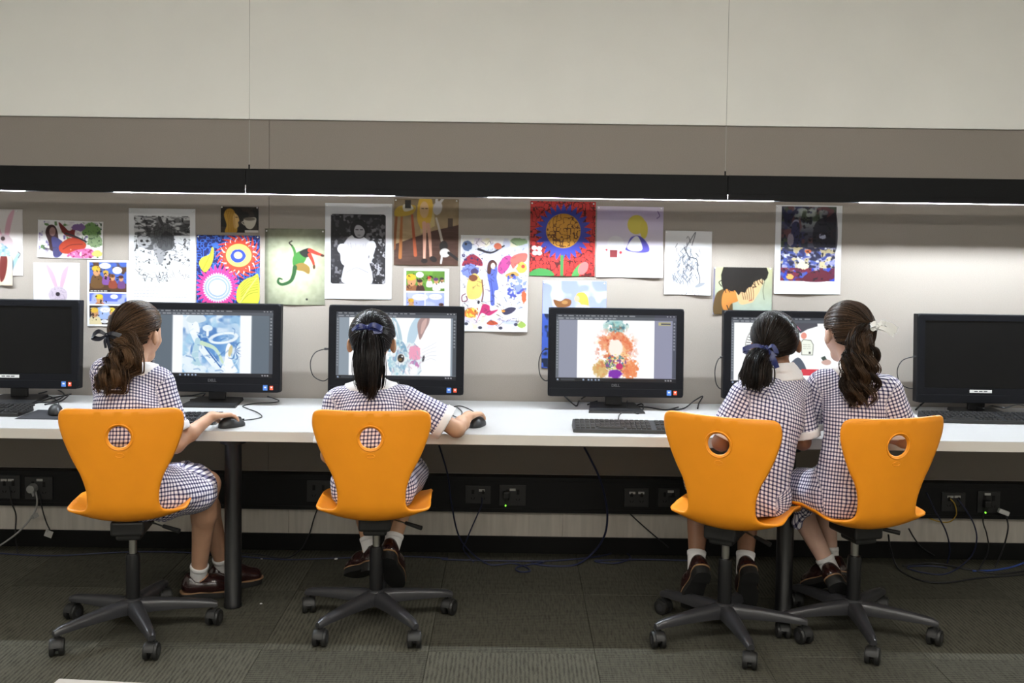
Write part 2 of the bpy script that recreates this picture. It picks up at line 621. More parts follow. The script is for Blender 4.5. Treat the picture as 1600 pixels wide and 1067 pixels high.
class Canvas:
    def __init__(s, W, H, dens=1.15, bg=(245, 245, 246)):
        s.W, s.H = W, H
        s.nx, s.ny = int(W * dens) + 2, int(H * dens) + 2
        s.X, s.Y = np.meshgrid(np.linspace(0, W, s.nx), np.linspace(0, H, s.ny))
        s.C = np.empty((s.ny, s.nx, 3))
        s.C[:] = bg

    def mix(s, m, col, alpha=1.0):
        m = (np.clip(m, 0, 1) * alpha)[..., None]
        s.C = s.C * (1 - m) + np.asarray(col, float) * m

    def rect(s, x0, y0, x1, y1, col, r=0.0, soft=0.6, alpha=1.0):
        cx, cy = (x0 + x1) / 2, (y0 + y1) / 2
        dx = np.abs(s.X - cx) - (x1 - x0) / 2 + r
        dy = np.abs(s.Y - cy) - (y1 - y0) / 2 + r
        d = np.hypot(np.maximum(dx, 0), np.maximum(dy, 0)) + np.minimum(np.maximum(dx, dy), 0) - r
        s.mix(0.5 - d / soft, col, alpha)

    def ell(s, cx, cy, rx, ry, col, rot=0.0, soft=0.9, alpha=1.0, rag=0.0, seed=0):
        c, n = math.cos(rot), math.sin(rot)
        dx, dy = s.X - cx, s.Y - cy
        u, v = dx * c + dy * n, -dx * n + dy * c
        q = np.hypot(u / rx, v / ry)
        if rag:
            q = q + rag * (s.noise(4.0, seed) - 0.5)
        s.mix(0.5 - (q - 1) * min(rx, ry) / soft, col, alpha)

    def poly(s, pts, col, alpha=1.0, smooth=False, soft=0.9):
        if smooth:
            pts = catmull(pts, 5, True)
        P = np.asarray(pts, float)
        inside = np.zeros(s.X.shape, bool)
        dm = np.full(s.X.shape, 1e9)
        n = len(P)
        for i in range(n):
            (x1, y1), (x2, y2) = P[i], P[(i + 1) % n]
            cond = (y1 > s.Y) != (y2 > s.Y)
            with np.errstate(divide='ignore', invalid='ignore'):
                xi = (x2 - x1) * (s.Y - y1) / (y2 - y1 + 1e-12) + x1
            inside ^= cond & (s.X < xi)
            L = (x2 - x1) ** 2 + (y2 - y1) ** 2 + 1e-9
            t = np.clip(((s.X - x1) * (x2 - x1) + (s.Y - y1) * (y2 - y1)) / L, 0, 1)
            dm = np.minimum(dm, np.hypot(s.X - x1 - t * (x2 - x1), s.Y - y1 - t * (y2 - y1)))
        sd = np.where(inside, -dm, dm)
        s.mix(0.5 - sd / soft, col, alpha)

    def line(s, pts, wd, col, alpha=1.0, smooth=True, w2=None, soft=0.8):
        P = catmull(pts, 6) if smooth and len(pts) > 2 else np.asarray(pts, float)
        n = len(P) - 1
        best = np.full(s.X.shape, 1e9)
        for i in range(n):
            (x1, y1), (x2, y2) = P[i], P[i + 1]
            L = (x2 - x1) ** 2 + (y2 - y1) ** 2 + 1e-9
            t = np.clip(((s.X - x1) * (x2 - x1) + (s.Y - y1) * (y2 - y1)) / L, 0, 1)
            wi = wd if w2 is None else wd + (w2 - wd) * (i + t) / n
            best = np.minimum(best, np.hypot(s.X - x1 - t * (x2 - x1), s.Y - y1 - t * (y2 - y1)) - wi / 2)
        s.mix(0.5 - best / soft, col, alpha)

    def noise(s, scale, seed=0, octs=2, sx=1.0, sy=1.0):
        out = np.zeros(s.X.shape)
        amp, tot = 1.0, 0.0
        for o in range(octs):
            sc = scale / (2 ** o)
            rs = np.random.RandomState(seed * 31 + o)
            gx, gy = int(s.W / (sc * sx)) + 3, int(s.H / (sc * sy)) + 3
            G = rs.rand(gy + 1, gx + 1)
            u, v = s.X / (sc * sx), s.Y / (sc * sy)
            i, j = u.astype(int), v.astype(int)
            a, b = u - i, v - j
            a, b = a * a * (3 - 2 * a), b * b * (3 - 2 * b)
            val = (G[j, i] * (1 - a) + G[j, i + 1] * a) * (1 - b) + (G[j + 1, i] * (1 - a) + G[j + 1, i + 1] * a) * b
            out += val * amp
            tot += amp
            amp *= 0.6
        return out / tot

    def inbox(s, x0, y0, x1, y1):
        return ((s.X >= x0) & (s.X <= x1) & (s.Y >= y0) & (s.Y <= y1)).astype(float)

    def vgrad(s, c0, c1, y0=0.0, y1=None):
        t = np.clip((s.Y - y0) / ((y1 or s.H) - y0), 0, 1)[..., None]
        s.C = np.asarray(c0, float) * (1 - t) + np.asarray(c1, float) * t

    def speckle(s, mask, cols, scale, seed, thr=0.58, alpha=1.0, sx=1.0, sy=1.0):
        for k, c in enumerate(cols):
            n = s.noise(scale, seed + k * 5, 2, sx, sy)
            s.mix(np.clip((n - thr) * 9, 0, 1) * mask, c, alpha)

    def petals(s, cx, cy, r0, r1, n, col, sharp=1.0, phase=0.0, soft=1.0, yk=1.0, curl=0.0):
        dx, dy = s.X - cx, (s.Y - cy) / yk
        r = np.hypot(dx, dy)
        a = np.arctan2(dy, dx) + curl * r
        k = np.abs(((a * n / (2 * PI) + phase) % 1.0) * 2 - 1)
        R = r0 + (r1 - r0) * (1 - k) ** sharp
        s.mix(0.5 - (r - R) / soft, col)

    def textlines(s, x0, y0, x1, n, dy, col, seed, h=1.0, alpha=0.6):
        rs = np.random.RandomState(seed)
        for k in range(n):
            x = x0
            end = x1 if k < n - 1 else x0 + (x1 - x0) * 0.95
            while x < end - 1:
                l = rs.uniform(2, 6)
                s.rect(x, y0 + k * dy - h / 2, min(end, x + l), y0 + k * dy + h / 2, col, 0, 0.9, alpha)
                x += l + 1.1

    def apply(s, me, gain=0.86):
        L = np.ones((s.ny * s.nx, 4), np.float32)
        L[:, :3] = (srgb2lin(s.C) * gain).reshape(-1, 3)
        at_ = me.color_attributes.new('Col', 'FLOAT_COLOR', 'POINT')
        at_.data.foreach_set('color', L.ravel())


def grid_faces(nx, ny):
    i = np.arange((nx - 1) * (ny - 1))
    a = (i // (nx - 1)) * nx + i % (nx - 1)
    return np.stack([a, a + nx, a + nx + 1, a + 1], 1)


# ------------------------------------------------------------------ posters
def poster(name, cv, x0, y0, label, curl=0.004, pins=((0.03, 0.03), (0.97, 0.03)), tilt=0.0, lift=0.0, group='prints pinned above the desk'):
    """a pinned sheet: (x0,y0) its top-left photo pixel, canvas units are photo pixels on the wall"""
    a = at(x0, y0, -0.003)
    b = at(x0 + cv.W, y0 + cv.W * 0.0138, -0.003)
    sc = (b.x - a.x) / cv.W
    u, v = cv.X / cv.W, cv.Y / cv.H
    ct, st = math.cos(tilt), math.sin(tilt)
    wx, wz = cv.X * sc, -cv.Y * sc
    out = 0.0022 + lift + curl * (v ** 3) * (0.6 + 0.4 * np.sin(u * 5 + x0)) + 0.0008 * np.sin(u * 9 + v * 4 + x0)
    V = np.stack([a.x + wx * ct - wz * st, -out, a.z + wx * st + wz * ct], -1).reshape(-1, 3)
    n = len(V)
    V2 = V + np.array([0, 0.0006, 0])
    F = grid_faces(cv.nx, cv.ny)
    rim = np.concatenate([np.arange(cv.nx - 1), np.arange(cv.ny - 1) * cv.nx + cv.nx - 1, (cv.nx * cv.ny - 1) - np.arange(cv.nx - 1), np.arange(cv.ny - 1, 0, -1) * cv.nx])
    # a coarse back sheet and a thin rim give the paper its thickness
    Vb = V2[rim]
    m = len(rim)
    k = np.arange(m)
    side = np.stack([rim[k], rim[(k + 1) % m], n + (k + 1) % m, n + k], 1)
    gi = np.unique(np.linspace(0, cv.nx - 1, 8).astype(int))
    gj = np.unique(np.linspace(0, cv.ny - 1, 14).astype(int))
    Vg = (V2 + np.array([0, 0.0008, 0])).reshape(cv.ny, cv.nx, 3)[np.ix_(gj, gi)].reshape(-1, 3)
    fg = grid_faces(len(gi), len(gj))[:, ::-1] + n + m
    Vb = np.concatenate([Vb, Vg])
    faces = F.tolist() + side.tolist() + fg.tolist()
    m = len(Vb)
    me = pmesh(name, np.concatenate([V, Vb]), faces)
    L = np.ones((n + m, 4), np.float32)
    L[:, :3] = 0.75
    L[:n, :3] = (srgb2lin(cv.C) * 0.62).reshape(-1, 3)
    me.color_attributes.new('Col', 'FLOAT_COLOR', 'POINT').data.foreach_set('color', L.ravel())
    o = put(name, me, M_PRINT)
    tag(o, label, 'poster', group)
    for pu, pv in pins:
        i = int(pv * (cv.ny - 1)) * cv.nx + int(pu * (cv.nx - 1))
        p = V[i]
        bm = bmesh.new()
        bm_cyl(bm, (p[0], p[1] - 0.0045, p[2]), (p[0], p[1] + 0.001, p[2]), 0.0028, 0.0040, 8)
        put('pin', from_bm('pin', bm), M_PINHEAD, o)
    return o


def bunny(c, cx, cy, k, ear=(226, 176, 196), fur=(205, 190, 205)):
    c.poly([(cx - 4 * k, cy - 10 * k), (cx - 17 * k, cy - 40 * k), (cx - 16 * k, cy - 47 * k), (cx - 6 * k, cy - 33 * k), (cx, cy - 12 * k)], ear, smooth=True)
    c.poly([(cx + 3 * k, cy - 11 * k), (cx + 7 * k, cy - 35 * k), (cx + 17 * k, cy - 46 * k), (cx + 14 * k, cy - 30 * k), (cx + 7 * k, cy - 9 * k)], ear, smooth=True)
    c.ell(cx, cy, 15 * k, 13 * k, fur, rag=0.12, seed=4)
    n = c.noise(2.0, 3)
    c.mix((np.hypot(c.X - cx, c.Y - cy) < 13 * k) * (n > 0.6), (165, 150, 170), 0.5)
    c.ell(cx, cy - 1, 3.4 * k, 3.2 * k, (45, 35, 45))


# student's rabbit drawing, cut by the frame's left edge
c = Canvas(80, 104, 1.0, bg=(236, 228, 226))
c.poly([(52, 52), (52, 34), (57, 12), (65, 1), (67, 5), (62, 25), (58, 44)], (228, 176, 190), smooth=True)
c.poly([(40, 50), (30, 18), (34, 8), (44, 30), (50, 48)], (228, 176, 190), smooth=True)
c.ell(51, 58, 15, 19, (206, 184, 188), rag=0.1)
c.ell(49, 46, 3.4, 3.4, (60, 40, 40))
c.ell(46, 76, 15, 22, (150, 178, 186), rag=0.15)
c.speckle((np.hypot((c.X - 46) / 15, (c.Y - 76) / 22) < 1), [(205, 190, 185), (110, 150, 170)], 5, 2)
c.poly([(58, 92), (66, 78), (72, 68), (75, 70), (72, 80), (62, 98)], (150, 180, 190), smooth=True)
c.line([(72, 66), (76, 70), (73, 76)], 1.2, (70, 60, 60))
c.poly([(45, 80), (56, 82), (57, 96), (50, 104), (44, 104)], (112, 40, 34), smooth=True)
poster('art_print', c, -45, 326, 'rabbit collage with pink ears on white paper cut by left photo edge', pins=((0.9, 0.03),))

# loose paper tail hanging below it
c = Canvas(22, 46, 1.2, bg=(214, 196, 176))
c.poly([(4, 0), (13, 0), (14, 14), (10, 34), (4, 40), (2, 24)], (112, 40, 34), smooth=True)
poster('paper_cutout', c, -2, 400, 'narrow brown paper cut-out hanging at the left photo edge', pins=(), lift=0.006)

# reclining figure in ink and colour
c = Canvas(102, 59, 1.25, bg=(240, 236, 236))
b = c.inbox(2, 2, 100, 57)
c.speckle(b, [(120, 105, 160), (95, 130, 80), (215, 205, 215)], 7, 21, 0.66)
c.ell(85, 14, 15, 11, (112, 150, 84), rag=0.5, seed=3)
c.ell(90, 30, 12, 10, (140, 165, 120), rag=0.6, seed=5)
c.speckle(c.inbox(70, 2, 100, 40), [(60, 85, 60)], 3, 44, 0.62)
c.poly([(12, 20), (16, 9), (25, 8), (31, 18), (33, 40), (26, 48), (20, 46), (17, 34)], (58, 24, 26), smooth=True)
c.ell(23, 18, 5, 7, (170, 130, 125))
c.poly([(22, 27), (32, 28), (44, 40), (36, 56), (26, 57), (24, 44)], (66, 64, 120), smooth=True)
c.poly([(34, 40), (46, 29), (62, 27), (76, 36), (70, 46), (50, 52), (37, 50)], (188, 62, 30), smooth=True)
c.line([(40, 45), (52, 38), (70, 36)], 1.0, (110, 30, 20))
c.poly([(35, 12), (33, 3), (42, 10), (50, 16), (60, 8), (58, 22), (66, 28), (52, 26), (42, 22)], (120, 28, 28), smooth=True)
c.line([(44, 20), (60, 25), (76, 32)], 2.5, (32, 36, 40))
c.ell(64, 10, 10, 6, (124, 92, 150), rag=0.6, seed=9)
c.poly([(46, 56), (60, 46), (84, 43), (90, 54), (76, 58)], (216, 110, 165), smooth=True)
c.speckle(c.inbox(48, 44, 88, 58), [(250, 235, 245), (150, 40, 90)], 4, 12, 0.6)
c.ell(94, 50, 8, 5, (206, 196, 104), rag=0.4)
for k in range(9):
    c.line([(8 + k, 40 + k), (14 + k * 2, 50 - k), (18 + k * 2, 55)], 0.7, (60, 50, 60), 0.6)
poster('art_print', c, 59, 343, 'wide ink drawing of a reclining dark-haired figure in an orange skirt', tilt=-0.02)

c = Canvas(72, 105, 1.1, bg=(240, 236, 240))
bunny(c, 38, 50, 1.0)
c.ell(38, 82, 17, 22, (214, 204, 214), rag=0.1)
poster('art_print', c, 52, 410, 'pencil rabbit head with long pink ears on white paper')


def comic(c, panels, seed):
    for k, (x0, y0, x1, y1, sky, gnd, fig) in enumerate(panels):
        b = c.inbox(x0, y0, x1, y1)
        c.mix(b, sky)
        w_, h_ = x1 - x0, y1 - y0
        c.speckle(b, [gnd], 14, seed + k, 0.5)
        c.mix(b * (c.Y > y0 + h_ * 0.72), gnd)
        for j, (fx, fy, fr, fc, hc) in enumerate(fig):
            X0, Y0, R = x0 + fx * w_, y0 + fy * h_, fr * h_
            m = Canvas.__new__(Canvas)
            old = c.C.copy()
            c.poly([(X0 - R * .9, Y0 + R * 2.6), (X0 - R * .8, Y0 + R * .8), (X0, Y0 + R * .5), (X0 + R * .9, Y0 + R * .9), (X0 + R * 1.1, Y0 + R * 2.6)], fc, smooth=True)
            c.ell(X0, Y0, R * .62, R * .75, (206, 150, 105))
            c.ell(X0 - R * .1, Y0 - R * .5, R * .7, R * .45, hc)
            c.speckle(np.hypot(c.X - X0, c.Y - Y0) < R * 1.4, [(40, 26, 24)], 3, seed + j, 0.66)
            c.C = np.where(b[..., None] > 0, c.C, old)


c = Canvas(65, 104, 1.35, bg=(246, 246, 246))
comic(c, [(3, 3, 62, 50, (72, 104, 190), (88, 58, 36), [(.2, .32, .2, (110, 78, 40), (224, 184, 50)), (.45, .4, .13, (132, 84, 160), (210, 170, 60)), (.62, .52, .13, (150, 70, 50), (120, 70, 30)), (.85, .55, .12, (112, 70, 130), (80, 40, 40))]),
          (3, 52, 62, 69, (92, 112, 205), (170, 180, 226), [(.28, .55, .5, (200, 120, 80), (232, 205, 50))]),
          (3, 71, 62, 101, (160, 182, 226), (40, 28, 26), [(.15, .4, .3, (232, 216, 170), (222, 180, 60)), (.62, .35, .26, (120, 96, 72), (232, 204, 60))])], 5)
for x, y, rx, ry in ((28, 9, 9, 4.5), (47, 16, 7.5, 5.5), (42, 57, 6, 3.5), (27, 96, 6, 3), (28, 78, 8, 4)):
    c.ell(x, y, rx, ry, (244, 244, 250))
    c.textlines(x - rx * .5, y - 1, x + rx * .5, 2, 2, (120, 120, 130), int(x), 0.8)
c.rect(3, 46.5, 36, 50, (24, 18, 18))
c.textlines(5, 48.3, 34, 1, 2, (225, 225, 225), 3, 1.6, 0.9)
poster('comic_page', c, 136, 406, 'tall comic page of three rows beside the ponytail of leftmost girl')

# engraving of an animal on a text sheet
c = Canvas(104, 149, 1.15, bg=(243, 244, 246))
b = c.inbox(8, 12, 96, 117)
c.mix(b, (212, 212, 214))
c.speckle(b * (c.Y < 42), [(95, 95, 97), (50, 50, 52)], 7, 61, 0.50, 0.8, 2.2, 0.7)
c.speckle(b, [(30, 30, 32)], 4, 63, 0.64, 0.8)
c.speckle(b * (c.Y > 84), [(248, 248, 248)], 10, 66, 0.42, 0.9, 1.8, 0.7)
c.ell(53, 42, 18, 21, (104, 104, 106), rag=0.15)
c.ell(60, 50, 11, 14, (62, 62, 64), rag=0.3)
c.line([(51, 22), (48, 14), (52, 10)], 5, (70, 70, 72))
c.ell(34, 52, 16, 13, (92, 92, 94), rag=0.25, seed=2)
c.ell(24, 51, 11, 11, (178, 178, 180), rag=0.2, seed=3)
c.poly([(13, 45), (14, 37), (21, 42)], (80, 80, 82))
c.poly([(26, 42), (33, 37), (34, 46)], (70, 70, 72))
c.ell(20, 51, 2.2, 2.2, (20, 20, 22))
c.ell(29, 51, 2.2, 2.2, (20, 20, 22))
c.ell(24, 57, 2.5, 1.6, (30, 30, 32))
c.poly([(38, 58), (50, 50), (58, 60), (54, 82), (48, 88), (44, 78)], (150, 150, 152), smooth=True)
c.ell(58, 56, 14, 10, (84, 84, 86), rag=0.3)
for k in range(26):
    a = k * 0.9
    c.line([(38 + k * 1.2, 26 + 4 * math.sin(a)), (40 + k * 1.1, 40), (38 + k * 1.2, 58 - 3 * math.cos(a))], 0.7, (40, 40, 42), 0.55)
for k in range(16):
    c.line([(10 + k * 5.3, 95 + (k * 7) % 15), (16 + k * 5.1, 100 + (k * 5) % 12), (21 + k * 4.9, 96 + (k * 3) % 18)], 0.8, (60, 60, 62), 0.7)
rs = np.random.RandomState(77)
for k in range(170):
    x, y = rs.uniform(9, 95), rs.uniform(13, 116)
    a = rs.uniform(-.6, .6) + (0.9 if y > 84 else 0)
    l = rs.uniform(2, 6)
    c.line([(x, y), (x + l * math.cos(a), y + l * math.sin(a))], .8, (36, 36, 38), .75 if y < 84 else .45, smooth=False)
edge = np.minimum(np.minimum(c.X - 8, 96 - c.X), np.minimum(c.Y - 12, 117 - c.Y)) + 5 * (c.noise(5, 9) - 0.5)
c.C = np.where((edge < 0)[..., None], np.array([243., 244, 246]), c.C)
c.textlines(8, 123, 97, 4, 5.2, (130, 130, 134), 8, 1.4, 0.55)
poster('art_print', c, 201, 325, 'black and white engraving of a cat above four lines of text')

c = Canvas(59, 40, 1.35, bg=(30, 27, 26))
c.speckle(c.inbox(0, 0, 59, 40), [(58, 50, 44)], 12, 3, 0.5)
c.poly([(5, 13), (9, 4), (17, 3), (22, 9), (24, 22), (25, 40), (7, 40), (9, 28)], (206, 158, 52), smooth=True)
c.poly([(20, 10), (26, 13), (29, 21), (27, 24), (28, 30), (22, 34), (19, 24)], (232, 190, 120), smooth=True)
for k in range(5):
    c.line([(9 + k * 2.6, 6), (12 + k * 2.4, 22), (12 + k * 2.6, 38)], 0.9, (150, 100, 30), 0.7)
c.line([(23, 16), (26, 16)], 1.1, (60, 40, 30))
c.poly([(36, 19), (54, 16), (54, 26), (48, 34), (40, 32)], (214, 206, 190), smooth=True)
c.ell(45, 18.5, 9, 2.6, (120, 110, 98))
c.line([(37, 22), (33, 24), (37, 28)], 1.5, (205, 198, 182))
c.rect(38, 36, 59, 40, (226, 222, 214))
poster('art_print', c, 345, 323, 'small dark painting of a blonde profile and a white teacup')

# flower print with two big blooms (own design)
c = Canvas(99, 106, 1.2, bg=(22, 30, 96))
n1, n2 = c.noise(4.5, 4, 1), c.noise(4.5, 8, 1)
c.mix((np.abs(n1 - .5) < .07) | (np.abs(n2 - .5) < .07), (60, 110, 205))
c.petals(66, 32, 22, 37, 22, (222, 62, 40), 0.8, soft=1.2, curl=0.03)
c.petals(66, 32, 20, 31, 17, (246, 236, 226), 2.4, .3, curl=-0.03)
c.petals(66, 32, 21, 27, 24, (226, 70, 44), 0.8)
c.ell(66, 31, 20, 18, (247, 216, 112))
c.ell(65, 32, 12, 10.5, (40, 68, 178), rag=0.12)
c.ell(65, 31, 6.5, 5.4, (248, 226, 150))
c.petals(33, 82, 26, 37, 28, (232, 62, 142), 1.1)
c.petals(33, 82, 20, 24, 36, (196, 206, 236), 0.8)
c.ell(33, 82, 20, 19, (150, 168, 220))
for k in range(40):
    a = 2 * PI * k / 40
    c.ell(33 + 16.5 * math.cos(a), 82 + 15.8 * math.sin(a), 0.9, 0.9, (240, 240, 250))
c.ell(33, 82, 13, 12, (243, 232, 236))
c.ell(34, 82, 6, 5, (236, 214, 218))
c.poly([(4, 46), (8, 36), (20, 30), (24, 19), (27, 22), (26, 38), (20, 52), (12, 58)], (214, 208, 60), smooth=True)
c.line([(10, 54), (16, 42), (25, 24)], 1.0, (120, 120, 30))
c.poly([(66, 106), (64, 84), (74, 70), (88, 64), (97, 62), (97, 106)], (206, 206, 64), smooth=True)
for k in range(7):
    c.line([(70, 104 - k * 4), (82, 92 - k * 4), (96, 88 - k * 4)], 0.9, (128, 132, 36))
c.line([(68, 106), (80, 86), (94, 66)], 1.4, (240, 236, 130))
poster('art_print', c, 307, 367, 'bright print with a red bloom and a pink bloom on blue')

# tumbling figure on parchment
c = Canvas(94, 119, 1.15, bg=(186, 190, 160))
d = np.hypot((c.X - 50) / 60, (c.Y - 62) / 70)
c.C = c.C * (1.16 - 0.42 * np.clip(d, 0, 1.3) ** 1.6)[..., None]
c.C += ((c.noise(7, 5) - .5) * 26)[..., None]
c.rect(0, 0, 4, 119, (60, 60, 48), alpha=0.5, soft=5)
G, GD, R_ = (66, 132, 58), (40, 88, 44), (196, 58, 40)
c.line([(48, 46), (46, 34), (42, 26)], 5, G, w2=3)
c.line([(42, 26), (38, 22), (42, 19)], 2, (50, 44, 36))
c.poly([(46, 40), (56, 34), (66, 36), (64, 48), (56, 58), (46, 60), (43, 50)], G, smooth=True)
c.poly([(54, 36), (66, 30), (72, 32), (70, 42), (62, 44)], (32, 34, 30), smooth=True)
c.line([(70, 33), (82, 38), (91, 41)], 6.5, R_, w2=3)
c.line([(70, 40), (75, 50), (77, 57)], 6, R_, w2=3)
c.ell(90, 41, 3, 1.8, (70, 40, 30), 0.2)
c.ell(77, 59, 2, 3.4, (90, 60, 34))
c.poly([(48, 56), (60, 53), (70, 60), (69, 70), (60, 66), (50, 64)], (150, 120, 56), smooth=True)
c.line([(47, 60), (45, 72), (40, 82), (28, 87), (21, 84), (22, 78), (27, 79)], 7, GD, w2=2)
c.ell(66, 110, 1.8, 1.6, (50, 50, 44))
poster('art_print', c, 414, 357, 'parchment print of an upside-down tumbling figure in green and red')

# old photograph style sheet: pale child figure before dark foliage
c = Canvas(105, 150, 1.15, bg=(242, 243, 247))
c.rect(9, 17, 95, 126, (34, 32, 36), r=4)
b = c.inbox(9.5, 18, 94.5, 125.5)
c.speckle(b, [(78, 76, 82), (128, 126, 132)], 6, 71, 0.60, 0.85)
c.speckle(b * (c.X > 70) * (c.Y > 55), [(190, 188, 194)], 4, 75, 0.58, 0.9)
c.poly([(33, 58), (42, 50), (56, 50), (66, 56), (78, 66), (76, 80), (68, 84), (74, 125), (30, 125), (28, 108), (32, 92), (26, 84), (24, 74)], (214, 212, 218), smooth=True)
for k in range(9):
    c.line([(36 + k * 4, 62 + (k * 5) % 7), (38 + k * 3.4, 80), (34 + k * 4.4, 120)], 1.0, (168, 166, 172), .55)
c.ell(27, 71, 7, 8, (240, 238, 244), rag=0.2)
c.ell(73, 66, 7, 8, (236, 234, 240), rag=0.2)
c.line([(27, 78), (30, 94), (50, 99)], 6, (206, 204, 210), w2=5)
c.line([(74, 74), (70, 90), (54, 99)], 6, (210, 208, 214), w2=5)
c.line([(34, 108), (50, 101), (68, 108)], 1.2, (150, 148, 154))
c.line([(40, 62), (44, 80), (42, 96)], 1.0, (176, 174, 180))
c.poly([(46, 54), (58, 53), (57, 46), (47, 46)], (120, 118, 122), smooth=True)
c.ell(53, 40, 13.5, 15, (14, 12, 16))
c.ell(54, 43, 8.5, 11, (176, 174, 180))
c.poly([(41, 44), (42, 32), (50, 27), (60, 28), (65, 36), (64, 50), (61, 40), (54, 34), (46, 36), (44, 50)], (24, 22, 26), smooth=True)
for x in (50, 57):
    c.line([(x - 1.6, 41), (x + 1.6, 41)], 1.4, (60, 58, 62))
c.line([(51.5, 49.5), (55, 49.5)], 1.0, (90, 88, 92))
c.textlines(36, 134, 66, 1, 3, (170, 170, 178), 4, 1.0, 0.5)
poster('photo_print', c, 508, 317, 'black and white photograph of a child in white with wide white border')

# interior with long-legged table and figure
c = Canvas(101, 104, 1.15, bg=(150, 124, 96))
c.vgrad((138, 120, 94), (176, 150, 112), 0, 50)
c.C += ((c.noise(9, 15) - .5) * 22)[..., None]
c.poly([(0, 72), (60, 50), (101, 40), (101, 104), (0, 104)], (82, 54, 44))
c.C += (c.inbox(0, 50, 101, 104) * (c.noise(5, 17, 2, 3, .5) - .5) * 20)[..., None]
c.poly([(36, 10), (62, 8), (64, 42), (42, 54)], (206, 184, 128))
for a, b_, c2 in (((4, 26), (0, 78), (148, 88, 46)), ((12, 27), (10, 92), (170, 106, 52)), ((28, 26), (34, 88), (176, 84, 46))):
    c.line([a, b_], 3.4, c2, w2=5.5)
c.poly([(0, 22), (8, 12), (30, 10), (34, 16), (26, 25), (4, 28)], (206, 170, 64), smooth=True)
c.poly([(14, 10), (24, 8), (30, 16), (16, 20)], (226, 220, 206), smooth=True)
c.rect(17, 2, 26, 15, (40, 36, 34))
c.poly([(36, 30), (38, 4), (44, -4), (54, -4), (60, 6), (58, 32), (50, 46), (42, 46)], (222, 178, 62), smooth=True)
c.ell(47, 17, 7, 13, (228, 188, 142))
c.line([(43, 15), (46, 15)], 1.2, (60, 40, 30))
c.line([(49, 15), (52, 15)], 1.2, (60, 40, 30))
c.line([(47, 38), (48, 60), (48, 92)], 6.5, (226, 172, 150), w2=4)
c.line([(53, 40), (56, 60), (58, 90)], 6, (218, 164, 142), w2=4)
c.ell(48, 97, 5, 3.8, (34, 26, 26))
c.ell(62, 94, 6, 4.2, (34, 26, 26), 0.5)
c.line([(66, 30), (70, 44), (76, 68)], 3, (206, 196, 186), w2=4)
c.ell(68, 14, 7, 11, (212, 206, 206), 0.2)
c.line([(66, 4), (67, -3)], 4, (216, 210, 210))
c.line([(73, 4), (77, -2)], 4, (212, 206, 206))
c.ell(78, 74, 6.5, 9, (36, 32, 34))
c.ell(80, 84, 8, 7, (228, 224, 222))
c.line([(76, 86), (74, 100)], 3, (228, 224, 222))
c.line([(86, 84), (100, 94)], 4.5, (32, 28, 30))
c.rect(84, 30, 92, 46, (66, 50, 44), alpha=0.8)
poster('art_print', c, 616, 310, 'brown painting of a stool and a long-legged blonde figure')

c = Canvas(71, 104, 1.2, bg=(247, 247, 247))
comic(c, [(4, 4, 64, 35, (112, 160, 60), (96, 140, 52), [(.14, .5, .36, (150, 96, 60), (226, 186, 50)), (.36, .6, .2, (70, 40, 36), (60, 36, 34)), (.6, .4, .15, (236, 232, 228), (200, 60, 50)), (.78, .5, .18, (240, 236, 232), (96, 60, 110)), (.93, .45, .15, (236, 230, 226), (60, 60, 60))]),
          (4, 38, 33, 66, (160, 170, 226), (186, 190, 232), [(.28, .55, .24, (226, 190, 70), (216, 168, 50))]),
          (34, 38, 64, 66, (166, 176, 232), (190, 196, 236), [(.85, .75, .2, (110, 70, 54), (90, 60, 50))]),
          (4, 69, 64, 99, (150, 170, 220), (120, 90, 60), [(.3, .4, .3, (170, 80, 60), (220, 180, 60))])], 35)
for x, y, rx, ry in ((25, 10, 6, 4.5), (26, 45, 12, 5), (50, 44, 10, 4.5)):
    c.ell(x, y, rx, ry, (246, 246, 250))
    c.textlines(x - rx * .6, y - 1, x + rx * .6, 2, 2, (130, 130, 140), int(x), 0.8)
poster('comic_page', c, 631, 419, 'comic page with a crowned face rising behind the rabbit screen')

# busy ink and watercolour sheet
c = Canvas(106, 151, 1.25, bg=(246, 245, 244))
b = c.inbox(3, 4, 103, 147)
c.speckle(b, [(196, 202, 236), (246, 236, 196), (226, 214, 236)], 12, 91, 0.56, 0.75)
c.poly([(0, 28), (18, 14), (34, 22), (52, 12), (76, 20), (106, 12), (106, 34), (0, 42)], (200, 210, 240), alpha=0.6, smooth=True)
B1, PU, YE, RE, BK = (92, 108, 196), (132, 66, 150), (236, 200, 92), (206, 70, 62), (36, 34, 44)
c.ell(10, 17, 8, 8, (90, 110, 150), rag=0.3)
c.ell(8, 14, 2, 2, BK)
c.line([(28, 22), (48, 27), (68, 16)], 4, BK, w2=2)
c.ell(58, 17, 6, 5, (212, 110, 80), rag=0.3)
c.ell(90, 9, 12, 6, (150, 176, 130), rag=0.6, seed=6)
c.poly([(2, 48), (10, 34), (20, 30), (32, 38), (34, 48), (18, 46)], (150, 42, 60), smooth=True)
c.speckle(c.inbox(2, 30, 35, 48), [(60, 40, 90)], 3, 14, 0.6)
c.ell(16, 56, 13, 11, (126, 140, 214), rag=0.5, seed=8)
c.ell(22, 57, 6, 5, (78, 66, 110))
c.poly([(14, 66), (24, 60), (34, 74), (32, 96), (14, 100), (10, 84)], (232, 202, 110), smooth=True)
c.ell(20, 67, 7, 5, (130, 76, 52), rag=0.3)
c.line([(34, 70), (36, 90), (34, 104)], 2, (120, 76, 60))
c.line([(8, 92), (3, 96), (4, 104), (11, 102), (10, 96)], 1.8, (120, 60, 80))
